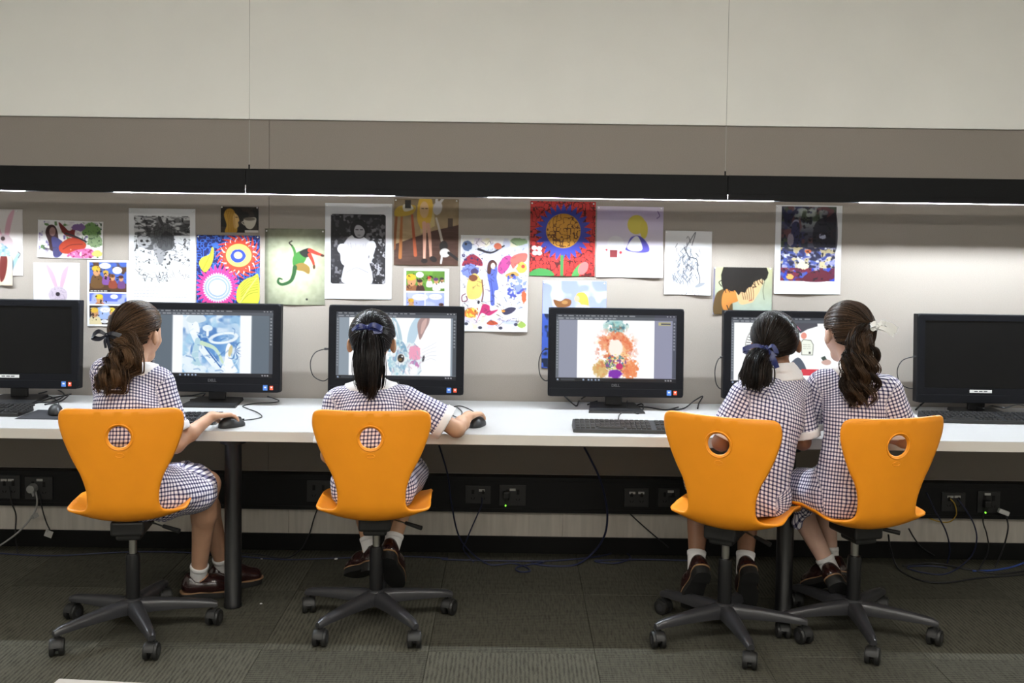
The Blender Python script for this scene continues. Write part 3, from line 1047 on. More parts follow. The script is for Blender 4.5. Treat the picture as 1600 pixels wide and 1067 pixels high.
c.poly([(42, 60), (44, 42), (50, 39), (56, 44), (58, 56), (57, 66), (60, 84), (54, 88), (54, 108), (48, 108), (47, 88), (44, 72)], B1, smooth=True)
c.poly([(42, 58), (43, 44), (50, 38), (57, 44), (55, 50), (50, 46), (47, 60)], (82, 44, 40), smooth=True)
c.ell(51, 48, 3.6, 5, (240, 216, 200))
c.line([(48, 70), (52, 100)], 1.0, (60, 70, 150))
c.poly([(60, 44), (70, 32), (80, 34), (76, 50), (66, 60), (59, 56)], (186, 70, 140), smooth=True)
c.poly([(78, 36), (90, 28), (104, 28), (102, 40), (90, 44), (82, 52)], (222, 106, 96), smooth=True)
c.ell(96, 50, 8, 9, (240, 196, 80), rag=0.3)
c.ell(98, 48, 3, 3, RE)
c.poly([(70, 62), (84, 56), (92, 62), (80, 68)], (196, 150, 80), smooth=True)
c.ell(82, 62, 3, 2.4, BK)
c.ell(90, 78, 15, 14, (140, 154, 220), rag=0.6, seed=11)
c.speckle(c.inbox(74, 62, 104, 100), [(76, 88, 180), (240, 240, 250)], 5, 33, 0.6)
c.ell(100, 96, 4, 10, (210, 100, 60), rag=0.5)
c.ell(29, 105, 4.5, 5.5, (246, 246, 250))
c.ell(29, 105, 2, 3, BK)
c.poly([(36, 108), (46, 110), (48, 118), (60, 116), (46, 126), (34, 122), (26, 136), (32, 118)], (196, 52, 112), smooth=True)
c.ell(17, 122, 10, 7, (232, 126, 50), rag=0.5, seed=13)
c.speckle(c.inbox(6, 114, 28, 130), [(180, 50, 40), (246, 216, 90)], 4, 51, 0.6)
c.poly([(66, 118), (78, 112), (88, 114), (80, 122), (70, 124)], (62, 58, 84), smooth=True)
c.ell(68, 118, 3, 2, (236, 150, 50))
c.poly([(42, 138), (50, 133), (60, 138), (50, 141)], (196, 84, 56), smooth=True)
c.ell(78, 136, 12, 3, (196, 204, 240))
for x, y in ((10, 139), (88, 139), (32, 145), (64, 145)):
    c.ell(x, y, 3.2, 2.4, (66, 66, 86))
c.ell(97, 140, 6, 5, (160, 190, 90), rag=0.5)
rs = np.random.RandomState(5)
for k in range(150):
    x, y = rs.uniform(5, 98), rs.uniform(8, 140)
    c.line([(x, y), (x + rs.uniform(-4, 4), y + rs.uniform(-3, 3)), (x + rs.uniform(-7, 7), y + rs.uniform(-5, 5))], 0.7, (50, 46, 66), 0.6)
poster('art_print', c, 720, 367, 'crowded ink and watercolour sheet of many small figures', curl=0.008)

# big round flower (own design)
c = Canvas(102, 117, 1.2, bg=(206, 52, 48))
n1, n2 = c.noise(6, 44, 1), c.noise(6, 48, 1)
c.mix((np.abs(n1 - .5) < .05) | (np.abs(n2 - .5) < .05), (70, 14, 20), 0.85)
c.petals(52, 48, 33, 45, 26, (62, 72, 178), 0.9, soft=1.4)
c.rect(48, 84, 53, 117, (70, 140, 74))
c.ell(52, 46, 27, 27, (222, 158, 52))
n3, n4 = c.noise(5.5, 54, 1), c.noise(5.5, 58, 1)
c.mix((np.hypot(c.X - 52, c.Y - 46) < 26) * ((np.abs(n3 - .5) < .055) | (np.abs(n4 - .5) < .055)), (92, 52, 20), 0.85)
c.poly([(0, 112), (14, 105), (32, 108), (37, 117), (0, 117)], (70, 150, 76), smooth=True)
c.poly([(66, 117), (72, 104), (82, 96), (80, 110), (76, 117)], (84, 160, 84), smooth=True)
c.ell(84, 104, 7, 11, (232, 118, 118), 0.5)
for dx, dy in ((-4, -4), (4, -3), (-3, 4), (4, 4)):
    c.ell(11 + dx, 77 + dy, 4.2, 3.6, (248, 244, 244))
poster('art_print', c, 829, 314, 'large round blue and yellow sunflower print on red ground')

# lavender sheet, plain shapes in place of its figure
c = Canvas(104, 111, 1.1, bg=(230, 218, 240))
c.vgrad((206, 188, 226), (248, 246, 250), 5, 80)
c.rect(0, 0, 104, 7, (226, 214, 238))
c.ell(62, 28, 14, 15, (230, 212, 92))
c.ell(74, 36, 6, 14, (226, 208, 86))
c.poly([(48, 62), (54, 48), (68, 46), (80, 58), (82, 70), (64, 72), (46, 68)], (92, 84, 190), smooth=True)
c.poly([(48, 64), (58, 48), (66, 48), (72, 66), (60, 70)], (248, 248, 252), smooth=True)
c.ell(30, 58, 13, 12, (240, 238, 244))
c.rect(21, 68, 33, 80, (140, 50, 56))
c.ell(38, 72, 2.4, 2.4, (206, 60, 70))
c.ell(16, 68, 1.8, 1.8, (206, 80, 90))
c.ell(56, 80, 5, 3, (232, 232, 236))
c.line([(95, 7), (98, 14), (94, 18)], 1.2, (120, 90, 150))
poster('art_print', c, 933, 322, 'lavender sheet with yellow, blue and white rounded shapes', curl=0.012)

# blue painting behind the third lit monitor
c = Canvas(100, 138, 1.1, bg=(150, 164, 224))
c.vgrad((150, 160, 222), (178, 188, 236), 0, 50)
c.speckle(c.inbox(0, 0, 100, 60), [(226, 230, 248)], 22, 5, 0.5, 0.8)
c.mix(c.Y > 52, (66, 98, 196))
c.speckle(c.inbox(0, 52, 100, 138), [(20, 30, 50)], 12, 17, 0.55, 0.9)
c.poly([(17, 30), (28, 32), (36, 28), (45, 31), (42, 40), (24, 42)], (142, 92, 50), smooth=True)
c.ell(35, 34, 5, 3, (190, 140, 84))
c.poly([(52, 30), (54, 20), (64, 18), (71, 26), (72, 40), (62, 38), (58, 34)], (226, 188, 80), smooth=True)
c.ell(54, 28, 4, 5, (232, 190, 160))
c.poly([(52, 46), (56, 38), (72, 39), (78, 50)], (222, 228, 244), smooth=True)
poster('art_print', c, 848, 438, 'blue sky painting of a blonde head beside a brown bowl shape')

# pencil study, loose hatching in place of its figure
c = Canvas(73, 100, 1.2, bg=(246, 246, 248))
rs = np.random.RandomState(8)
c.ell(36, 52, 17, 30, (206, 208, 214), rag=0.5, seed=3, alpha=0.8)
c.ell(42, 70, 15, 14, (232, 232, 236), rag=0.4, seed=6)
for k in range(120):
    x, y = 36 + rs.normal(0, 9), 52 + rs.normal(0, 18)
    c.line([(x, y), (x + rs.uniform(-5, 5), y + rs.uniform(3, 9))], 0.8, (60, 64, 74), 0.9, smooth=False)
for k in range(55):
    x, y = rs.uniform(10, 34), rs.uniform(56, 80)
    c.line([(x, y), (x + 5, y + 7)], 0.8, (110, 114, 124), 0.7, smooth=False)
c.line([(34, 24), (44, 6), (47, 3), (42, 22)], 1.1, (90, 94, 102))
c.line([(30, 26), (38, 40), (50, 44), (52, 60), (56, 78), (50, 86)], 1.4, (56, 60, 68))
c.ell(56, 84, 9, 3, (150, 154, 160), -0.4)
c.ell(26, 90, 12, 4, (196, 198, 204), 0.2)
poster('art_print', c, 1040, 360, 'grey pencil study of upright hatched strokes on small white sheet', curl=0.012, tilt=-0.01)

# profile with black hair
c = Canvas(92, 74, 1.25, bg=(180, 186, 160))
c.vgrad((196, 194, 150), (170, 186, 176), 0, 74)
c.C += ((c.noise(10, 25) - .5) * 20)[..., None]
c.rect(0, 0, 3, 74, (110, 100, 150), alpha=0.7)
c.poly([(2, 74), (4, 44), (16, 34), (26, 34), (30, 74)], (96, 74, 40), smooth=True)
c.poly([(16, 40), (28, 30), (44, 36), (40, 52), (28, 58), (22, 72), (14, 60)], (214, 140, 66), smooth=True)
c.poly([(36, 28), (60, 18), (78, 20), (74, 32), (72, 38), (66, 48), (62, 54), (56, 56), (44, 58), (38, 48)], (232, 190, 140), smooth=True)
c.poly([(16, 36), (13, 26), (12, 12), (16, -2), (82, -2), (86, 8), (84, 16), (80, 21), (76, 17), (70, 20), (64, 22), (60, 30), (54, 32), (50, 40), (44, 38), (40, 44), (34, 36), (28, 38), (22, 34)], (30, 25, 22))
for k in range(16):
    c.line([(20 + k * 3.8, 22 - k * .5), (18 + k * 3.9, 32 - k * .8), (20 + k * 3.8 + (k % 3) * 2, 40 - k)], 1.1, (34, 27, 22), .9)
c.line([(14, 20), (9, 24), (13, 30)], 1.2, (34, 27, 22))
for k in range(6):
    c.line([(42 + k * 4, 30), (46 + k * 3.5, 42), (48 + k * 3, 50)], 0.8, (46, 34, 26), 0.8)
c.line([(62, 31), (67, 30)], 1.8, (50, 36, 28))
c.line([(57, 52), (61, 51)], 1.4, (170, 80, 66))
c.line([(80, 22), (78, 36), (80, 50)], 0.7, (60, 60, 50), 0.8)
c.line([(22, 60), (26, 70)], 1.4, (40, 30, 24))
poster('art_print', c, 1115, 417, 'small painting of a bowed profile with black hair', lift=0.002)

# dark landscape with white border
c = Canvas(104, 139, 1.25, bg=(244, 245, 248))
b = c.inbox(9, 2, 95, 119)
c.mix(b, (66, 66, 84))
c.mix(b * (c.Y < 42) * np.clip(1.2 - np.hypot((c.X - 50) / 40, (c.Y - 14) / 26), 0, 1), (186, 196, 186), 0.9)
c.speckle(b * (c.Y < 70), [(30, 30, 44), (44, 48, 92), (70, 82, 62), (104, 62, 66)], 11, 101, 0.56, 0.9)
c.poly([(60, 36), (68, 22), (82, 18), (95, 14), (95, 72), (62, 66)], (28, 26, 40), alpha=0.8, smooth=True)
c.poly([(10, 4), (20, 14), (34, 4), (26, 22), (22, 34), (14, 26)], (34, 34, 66), smooth=True)
c.ell(32, 28, 5, 6, (160, 160, 186), rag=0.3)
c.poly([(26, 30), (38, 30), (34, 66), (26, 66)], (40, 42, 84), smooth=True)
c.ell(24, 54, 5, 10, (150, 140, 156), rag=0.3)
c.mix(b * (c.Y > 72), (70, 88, 166))
c.speckle(b * (c.Y > 66) * (c.Y < 104), [(226, 228, 240), (150, 150, 190), (50, 54, 110), (206, 190, 140), (30, 30, 60)], 6, 131, 0.56, 0.95, 1.4, 1)
c.speckle(b * (c.Y > 98), [(30, 60, 190), (96, 20, 40), (120, 30, 50)], 9, 151, 0.5, 0.9)
c.poly([(44, 118), (56, 104), (80, 102), (88, 110), (80, 119)], (92, 20, 40), smooth=True)
c.ell(52, 72, 5, 3, (226, 120, 60), rag=0.4)
c.ell(44, 94, 9, 6, (232, 222, 180), rag=0.5)
c.ell(74, 48, 6, 4, (186, 190, 216), rag=0.5)
c.ell(24, 112, 6, 4, (226, 170, 90), rag=0.5)
c.speckle(b, [(18, 16, 30)], 5, 171, 0.66, 0.8)
poster('art_print', c, 1212.5, 320, 'dark blue painterly scene with broad white border', curl=0.010)
# ================================================================== computers
SW, SH = 187.0, 105.0


def screen_ui(c, side=True):
    """editing window: menu bars above, tool strips at the sides, task bar below"""
    c.rect(-1, -1, SW + 1, 8.5, (62, 66, 74), 0, .5)
    c.rect(-1, 4.0, SW + 1, 8.5, (82, 87, 96), 0, .5)
    rs = np.random.RandomState(3)
    for y, n in ((2.2, 16), (6.3, 12)):
        x = 3.0
        for k in range(n):
            l = rs.uniform(2, 9)
            c.rect(x, y - .7, x + l, y + .7, (176, 180, 186), 0, .8, 0.75)
            x += l + rs.uniform(1.5, 4)
    for x in (172, 177, 182):
        c.rect(x, 1.5, x + 2, 2.8, (200, 200, 206), 0, .8, .8)
    c.rect(-1, 8.5, 4.5, 98.5, (98, 104, 112), 0, .5)
    for k in range(18):
        c.rect(1, 11 + k * 4.2, 3.2, 13 + k * 4.2, (176, 182, 190), 0, .8, .55)
    c.rect(181, 8.5, SW + 1, 98.5, (72, 78, 86), 0, .5)
    for k in range(9):
        c.rect(182.5, 12 + k * 5, 185, 14.5 + k * 5, (186, 190, 196), 0, .8, .6)
    c.rect(-1, 99, SW + 1, SH + 1, (16, 17, 22), 0, .5)
    for k, x in enumerate((2, 8, 42, 50, 55, 61, 66)):
        c.rect(x, 100.7, x + (22 if k == 1 else 2.6), 103.4, ((60, 64, 72) if k == 1 else (170, 190, 220)), 0, .7, .8)
    for x in (170, 174, 178):
        c.rect(x, 101, x + 2.4, 103, (190, 190, 196), 0, .7, .8)


def screen_blue():
    c = Canvas(SW, SH, 1.3, bg=(92, 104, 116))
    c.rect(31, 8, 153, 99, (242, 246, 250), 0, .5)
    b = c.inbox(46, 8.5, 136, 98.5)
    c.mix(b, (196, 220, 238))
    d = np.hypot((c.X - 92) / 42, (c.Y - 58) / 42)
    c.mix(b * np.clip(1.3 - d, 0, 1), (92, 146, 206))
    c.speckle(b, [(236, 244, 250), (60, 112, 182), (160, 204, 232)], 16, 7, .54, .7)
    c.line([(56, 14), (70, 50), (100, 88)], 10, (232, 242, 248), w2=12)
    c.line([(62, 24), (80, 56), (108, 92)], 2.2, (50, 104, 176))
    c.line([(76, 52), (98, 62), (112, 88)], 7, (198, 222, 196), w2=3)
    c.line([(70, 48), (66, 76), (74, 96)], 8, (176, 210, 224), w2=14)
    c.poly([(52, 18), (56, 10), (66, 8), (78, 9), (82, 17), (66, 22)], (206, 222, 232), smooth=True)
    c.poly([(63, 21), (70, 21), (72, 37), (58, 38)], (240, 246, 250), smooth=True)
    c.ell(85, 29, 8, 5, (226, 238, 246))
    c.line([(85, 32), (85, 40)], 4, (236, 244, 250))
    for k in range(3):
        t = np.linspace(0, 2 * PI, 14)
        c.line([(110 + (22 - k * 2) * math.cos(a), 44 + (8 - k) * math.sin(a) - 3 * math.cos(a)) for a in t], 2.6 - .6 * k, (238, 246, 250), .85)
    c.poly([(114, 60), (118, 52), (122, 56), (122, 70), (126, 84), (132, 97), (106, 97), (112, 80)], (244, 248, 250), smooth=True)
    c.ell(121, 64, 3, 9, (206, 196, 150), .2)
    for k in range(12):
        a = -1.2 + k * .3
        c.line([(128, 64), (128 + 12 * math.cos(a), 64 + 12 * math.sin(a)), (128 + 14 * math.cos(a + .5), 62 + 15 * math.sin(a + .3))], 1.4, (220, 236, 248) if k % 2 else (40, 88, 160), .85)
    for x, y in ((58, 92), (74, 94), (96, 95), (52, 78)):
        c.ell(x, y, 11, 7, (228, 240, 248), rag=.4, alpha=.85)
    rs = np.random.RandomState(12)
    for k in range(46):
        x, y = rs.uniform(50, 132), rs.uniform(26, 96)
        a = rs.uniform(-1.2, 1.2)
        l = rs.uniform(5, 16)
        c.line([(x, y), (x + l * .5 * math.cos(a) + 2, y + l * .5 * math.sin(a)), (x + l * math.cos(a), y + l * math.sin(a) + 3)], rs.uniform(.7, 2.2), ((240, 247, 251), (46, 100, 170), (196, 224, 240))[k % 3], rs.uniform(.35, .8), soft=1.6)
    c.rect(31, 8, 46, 99, (244, 247, 250), 0, 4)
    c.rect(136, 8, 153, 99, (244, 247, 250), 0, 4)
    screen_ui(c)
    return c


def screen_rabbit():
    c = Canvas(SW, SH, 1.3, bg=(136, 148, 160))
    c.rect(20, 8, 178, 99, (252, 252, 254), 0, .5)
    c.poly([(86, 8), (92, 10), (99, 24), (103, 46), (98, 54), (94, 40), (90, 24)], (176, 202, 216), smooth=True)
    c.poly([(88, 12), (93, 16), (97, 40)], (236, 240, 244))
    c.poly([(110, 48), (114, 24), (124, 8), (134, 10), (128, 30), (122, 46), (116, 52)], (188, 212, 228), smooth=True)
    c.poly([(128, 36), (126, 18), (132, 8), (144, 6), (144, 16), (138, 28), (131, 42)], (166, 138, 136), smooth=True)
    c.poly([(131, 32), (133, 16), (140, 9), (140, 18), (134, 32)], (206, 172, 166), smooth=True)
    c.ell(110, 78, 25, 30, (226, 236, 240), rag=.25)
    c.speckle(np.hypot((c.X - 96) / 16, (c.Y - 72) / 30) < 1, [(150, 196, 210), (120, 160, 190), (206, 226, 230)], 6, 21, .54, .8)
    c.ell(122, 64, 10, 12, (236, 146, 178), rag=.5, alpha=.85)
    c.ell(122, 82, 7, 8, (176, 84, 156), rag=.6, alpha=.75)
    c.ell(118, 90, 10, 9, (244, 244, 246), rag=.4)
    rs = np.random.RandomState(4)
    for k in range(70):
        x, y = 104 + rs.normal(0, 13), 76 + rs.normal(0, 14)
        a = rs.uniform(.6, 2.4)
        c.line([(x, y), (x + 6 * math.cos(a), y + 6 * math.sin(a))], rs.uniform(.6, 1.6), ((150, 190, 206), (228, 236, 240), (200, 150, 180), (120, 150, 176))[k % 4], .55, smooth=False, soft=1.4)
    c.ell(101, 72, 6.5, 7.5, (226, 226, 226))
    c.ell(101, 72, 5.2, 6.4, (36, 30, 28))
    c.ell(100, 74, 3, 2.6, (112, 92, 56))
    c.ell(103, 69, 1.4, 1.4, (240, 240, 240))
    c.ell(136, 72, 1.8, 5, (60, 58, 66), .2)
    for k in range(5):
        c.line([(134, 58 + k * 5), (146, 52 + k * 5), (156, 46 + k * 7)], .7, (190, 196, 204), .7)
    screen_ui(c)
    return c


def screen_orange():
    """a loose watercolour of orange, green and violet washes"""
    c = Canvas(SW, SH, 1.3, bg=(140, 144, 162))
    c.rect(33, 8, 153, 99, (254, 254, 254), 0, .5)
    b = c.inbox(34, 8.5, 152, 98.5)
    m = np.clip(1.5 - np.hypot((c.X - 93) / 20, (c.Y - 18) / 12) * 1.3, 0, 1)
    c.mix(b * m * (c.noise(6, 3) > .38), (96, 168, 170), .9)
    c.speckle(b * (m > 0.2), [(60, 110, 126), (170, 210, 206)], 5, 5, .6, .8)
    for x, y, rx, ry, col in ((76, 46, 10, 12, (232, 140, 96)), (110, 47, 10, 12, (230, 132, 84)), (93, 34, 15, 7, (226, 128, 84)), (70, 86, 11, 14, (206, 168, 96)), (115, 84, 13, 15, (232, 128, 72)), (93, 64, 18, 8, (240, 190, 130))):
        c.ell(x, y, rx, ry, col, rag=.9, seed=int(x), soft=3, alpha=.9)
    c.speckle(b * np.clip(1.4 - np.hypot((c.X - 93) / 30, (c.Y - 62) / 38), 0, 1), [(222, 92, 48), (244, 206, 150), (196, 76, 46)], 5, 31, .6, .75)
    c.ell(93, 52, 11, 13, (252, 238, 226), rag=.15, soft=2)
    c.speckle(np.hypot((c.X - 93) / 17, (c.Y - 76) / 14) < 1, [(90, 120, 84), (230, 220, 140), (120, 70, 140), (60, 130, 150)], 4, 41, .58, .9)
    c.ell(93, 93, 10, 7, (124, 36, 170), rag=.6, seed=2, soft=2)
    c.ell(99, 80, 5, 5, (190, 40, 110), rag=.6, seed=5)
    c.rect(159, 11, 178, 16, (186, 180, 120), 0, .8)
    c.rect(163, 12.5, 178, 15, (70, 74, 84), 0, .8)
    screen_ui(c)
    c.C[(c.Y < 99) & (c.X > 153)] = c.C[(c.Y < 99) & (c.X > 153)] * 0.96 + np.array([6, 4, 10])
    return c


def screen_collage():
    c = Canvas(SW, SH, 1.3, bg=(250, 252, 252))
    t = np.linspace(2.2, 4.6, 14)
    for r, wd in ((40, .8), (31, .8)):
        c.line([(62 + r * math.cos(a), 48 - r * math.sin(a) * 1.05) for a in t], wd, (110, 108, 104))
    for k in range(22):
        a = 2.25 + k * .108
        c.line([(62 + 33 * math.cos(a), 48 - 34 * math.sin(a)), (62 + 38.5 * math.cos(a + .03), 48 - 40 * math.sin(a + .03))], 1.3, (84, 82, 78), .9, smooth=False)
    c.poly([(94, 8), (134, 8), (134, 13), (118, 18), (108, 24), (98, 20)], (74, 74, 84))
    c.line([(98, 9), (108, 20)], 1.2, (206, 120, 150))
    c.ell(113, 28, 4.5, 5, (232, 150, 134))
    c.poly([(109, 38), (112, 34), (124, 35), (128, 42), (127, 58), (110, 58)], (240, 244, 232), smooth=False)
    c.line([(109, 38), (112, 34), (124, 35), (128, 42), (127, 58), (110, 58), (109, 38)], .9, (96, 98, 88), smooth=False)
    c.textlines(112, 42, 124, 3, 3, (150, 152, 140), 4, .8)
    c.rect(121, 53, 124, 56, (60, 60, 60))
    c.poly([(92, 74), (104, 62), (114, 72), (118, 86), (106, 80)], (84, 92, 106), smooth=True)
    c.poly([(140, 62), (146, 59), (150, 66), (144, 68)], (60, 74, 68))
    c.ell(149, 69, 8, 4, (206, 170, 160), rag=.4)
    c.rect(110, 80, 142, 90, (214, 62, 74))
    c.rect(142, 84, 178, 96, (236, 190, 196))
    screen_ui(c)
    return c


def monitor(px_l, py_top, label, cv=None, tag_strip=None, yaw=0.0, tilt=0.05):
    """all-in-one computer; its left edge and top edge as photo pixels at the screen plane"""
    SY = -0.205
    p = at(px_l, py_top + 70, SY)
    W, H, T = 0.571, 0.374, 0.045
    cx = p.x + W / 2
    root = empty('all_in_one_computer', (cx, SY + 0.03, DZ), yaw)
    tag(root, label, 'computer', 'computers along the desk')
    top = at(px_l + 105, py_top + 1.5, SY).z - DZ
    z0 = top - H

    def loc(o):
        return o
    R = Matrix.Rotation(tilt, 4, 'X')
    piv = Vector((0, 0, z0))

    def rk(o):
        """leans a part back with the panel"""
        o.data.transform(Matrix.Translation(piv) @ R.inverted() @ Matrix.Translation(-piv)) if o.data.users == 1 else None
        return o
    bm = bmesh.new()
    bm_box(bm, (0, -0.03 + T / 2, z0 + H / 2), (W, T, H), 0.004, 2)
    vs = [v for v in bm.verts]
    body = put('casing', from_bm('casing', bm), M_BEZEL, root, False, True)
    # rounded front frame: four bars around the glass
    fl, fr, ft, fb = 0.031, 0.031, 0.027, 0.062
    yF = -0.036
    bm = bmesh.new()
    def rrect(hw, hh, r, cz, n=6):
        pts = []
        for qx, qz, a0 in ((1, 1, 0), (-1, 1, PI / 2), (-1, -1, PI), (1, -1, 1.5 * PI)):
            for k in range(n + 1):
                a = a0 + k * PI / 2 / n
                pts.append((qx * (hw - r) + r * math.cos(a), cz + qz * (hh - r) + r * math.sin(a)))
        return pts
    outer = rrect(W / 2 + 0.001, H / 2 + 0.001, 0.014, z0 + H / 2)
    mid = rrect(W / 2 - 0.003, H / 2 - 0.003, 0.012, z0 + H / 2)
    zc = z0 + fb + (H - fb - ft) / 2
    inner = rrect(W / 2 - fl, (H - fb - ft) / 2, 0.0015, zc)
    rows = [[bm.verts.new((x, yy, z)) for x, z in ring] for ring, yy in ((outer, -0.012), (outer, yF + 0.004), (mid, yF), (inner, yF), (inner, yF + 0.004))]
    n = len(outer)
    for a, b in zip(rows[:-1], rows[1:]):
        for k in range(n):
            bm.faces.new((a[k], a[(k + 1) % n], b[(k + 1) % n], b[k]))
    frame = put('front_frame', from_bm('front_frame', bm), M_BEZEL, root, False, True)
    chin = box('lower_strip', (0, yF - 0.0005, z0 + 0.0175), (W - 0.012, 0.004, 0.033), M_BEZEL, root, 0.0012, local=True)
    sw, sh = W - fl - fr - 0.001, H - fb - ft - 0.001
    if cv is None:
        scr = box('screen', (0, yF + 0.0055, zc), (sw, 0.003, sh), M_OFF, root, 0, local=True)
    else:
        X = (cv.X / cv.W - .5) * sw
        Z = zc + (.5 - cv.Y / cv.H) * sh
        me = pmesh('screen', np.stack([X, np.full_like(X, yF + 0.0035), Z], -1).reshape(-1, 3), grid_faces(cv.nx, cv.ny))
        cv.apply(me, 1.0)
        scr = put('screen', me, M_SCREEN, root, False, True)
    parts = [body, frame, chin, scr]
    parts.append(cyl('webcam', (0, yF - 0.0008, z0 + H - 0.013), (0, yF + 0.002, z0 + H - 0.013), 0.004, M_OFF, root, n=12, local=True))
    for k, m_ in enumerate((M_BLUE_ST, M_ORANGE_ST)):
        x = W / 2 - 0.060 + k * 0.026
        s = box('sticker', (x, yF - 0.0027, z0 + 0.020), (0.019 if k == 0 else 0.014, 0.0006, 0.022 if k == 0 else 0.017), m_, root, 0, local=True)
        s['label'] = ('blue', 'orange')[k] + ' badge sticker'
        parts.append(s)
        i_ = box('sticker_mark', (x, yF - 0.0033, z0 + 0.022), (0.009 if k == 0 else 0.006, 0.0004, 0.006), M_PINHEAD, root, 0, local=True)
        parts.append(i_)
    lg = text_mesh('logo', 'DELL', 0.016, M_LOGO, root, (0, yF - 0.0006, z0 + 0.048), bold=0.0005)
    if tag_strip:
        t_ = box('asset_label', (tag_strip, yF - 0.0008, z0 + 0.050), (0.094, 0.0008, 0.013), M_WHITE, root, 0, local=True)
        parts.append(t_)
        for k in range(3):
            parts.append(box('print_line', (tag_strip - 0.02 + 0.02 * k, yF - 0.0014, z0 + 0.050), (0.015, 0.0003, 0.004), M_LOGO, root, 0, local=True))
        lg.hide_render = False
    for o in parts:
        rk(o)
    lg.matrix_basis = (Matrix.Translation(piv) @ R.inverted() @ Matrix.Translation(-piv)) @ Matrix.LocRotScale(lg.location, lg.rotation_euler, None)
    # stand
    bm = bmesh.new()
    bm_box(bm, (0, 0.045, z0 / 2 + 0.04), (0.072, 0.02, z0 + 0.06), 0.004, 2, None)
    put('stand_neck', from_bm('stand_neck', bm), M_BLACK, root, False, True)
    fy, by = -0.105, 0.105
    V = [(-0.118, fy, 0), (0.118, fy, 0), (0.098, by, 0), (-0.098, by, 0), (-0.116, fy + .002, 0.008), (0.116, fy + .002, 0.008), (0.095, by - .004, 0.013), (-0.095, by - .004, 0.013)]
    put('stand_base', pmesh('stand_base', V, [(3, 2, 1, 0), (4, 5, 6, 7), (0, 1, 5, 4), (1, 2, 6, 5), (2, 3, 7, 6), (3, 0, 4, 7)]), M_BLACK, root, False, True)
    return root


monitor(-89, 467, 'switched-off black computer at the far left of the desk', None, tag_strip=-0.01)
monitor(226, 473, 'lit computer showing a pale blue underwater painting', screen_blue())
monitor(513, 477, 'lit computer showing a watercolour rabbit face', screen_rabbit())
monitor(857, 481, 'lit computer showing an orange and teal watercolour', screen_orange())
monitor(1131, 485.5, 'lit computer with collage shared by the two girls', screen_collage())
monitor(1434, 491, 'switched-off black computer at the right end with white label', None, tag_strip=-0.017)

# ------------------------------------------------------------------ keyboards, mice, mat
def key_mesh():
    bm = bmesh.new()
    for r in range(6):
        y = 0.048 - r * 0.019
        sect = ((-0.213, 15), (0.093, 3), (0.158, 4))
        for x0, n in sect:
            for k in range(n):
                if n == 3 and r == 3:
                    continue
                wdt = 0.0165
                x = x0 + k * 0.0192 + 0.009
                if r == 5 and n == 15:
                    if 4 <= k <= 9:
                        if k != 6:
                            continue
                        wdt, x = 0.108, x0 + 6.5 * 0.0192 + 0.009
                z = 0.021 + 0.012 * (0.5 - (r / 6.0))
                v = bmesh.ops.create_cube(bm, size=1.0)['verts']
                for q in v:
                    t = 0.82 if q.co.z > 0 else 1.0
                    q.co = Vector((x + q.co.x * wdt * t, y + q.co.y * 0.0155 * t, z + q.co.z * 0.007))
    return from_bm('keys', bm)


KEYS = key_mesh()
KEYS.materials.append(M_KEY)


def keyboard(x, y, yaw, label):
    r = empty('keyboard', (x, y, DZ), yaw)
    tag(r, label, 'keyboard', 'keyboards on the desk')
    V = [(-.222, -.068, .002), (.222, -.068, .002), (.222, .068, .002), (-.222, .068, .002), (-.219, -.065, .013), (.219, -.065, .013), (.219, .066, .027), (-.219, .066, .027)]
    put('case', pmesh('case', V, [(3, 2, 1, 0), (4, 5, 6, 7), (0, 1, 5, 4), (1, 2, 6, 5), (2, 3, 7, 6), (3, 0, 4, 7)]), M_BLACK, r, False, True)
    k = bpy.data.objects.new('keys', KEYS)
    COL.objects.link(k)
    k.parent = r
    k['kind'] = 'stuff'
    for sx in (-.19, .19):
        for sy in (-.055, .055):
            box('foot', (sx, sy, .0015), (.02, .008, .003), M_TYRE, r, 0, local=True)
    return r


keyboard(-2.145, -0.47, 0.0, 'black keyboard in front of the far left switched-off computer')
keyboard(-1.352, -0.595, 0.06, 'black keyboard by the leftmost girl and her mouse')
keyboard(0.461, -0.63, -0.02, 'black keyboard on open desk below the orange watercolour screen')
keyboard(1.92, -0.335, -0.03, 'black keyboard pushed against the right end computer')


def mouse(x, y, yaw, label):
    r = empty('computer_mouse', (x, y, DZ), yaw)
    tag(r, label, 'mouse', 'computer mice on the desk')
    bm = bmesh.new()
    bmesh.ops.create_uvsphere(bm, u_segments=24, v_segments=14, radius=1.0)
    for v in bm.verts:
        x_, y_, z_ = v.co
        k = 1.0 - 0.10 * (1 - abs(y_)) * (abs(x_))
        v.co = Vector((x_ * 0.031 * k, y_ * 0.056, max(0.001, (z_ * 0.5 + 0.5 * max(z_, 0)) * 0.036 * (1 - 0.18 * y_) + 0.004)))
    put('shell', from_bm('shell', bm), M_BLACK, r, True, True)
    cyl('scroll_wheel', (-0.004, 0.03, 0.026), (0.004, 0.03, 0.026), 0.010, M_TYRE, r, n=14, local=True)
    box('button_gap', (0, 0.044, 0.0215), (0.0012, 0.02, 0.006), M_SKIRT, r, 0, local=True)
    return r


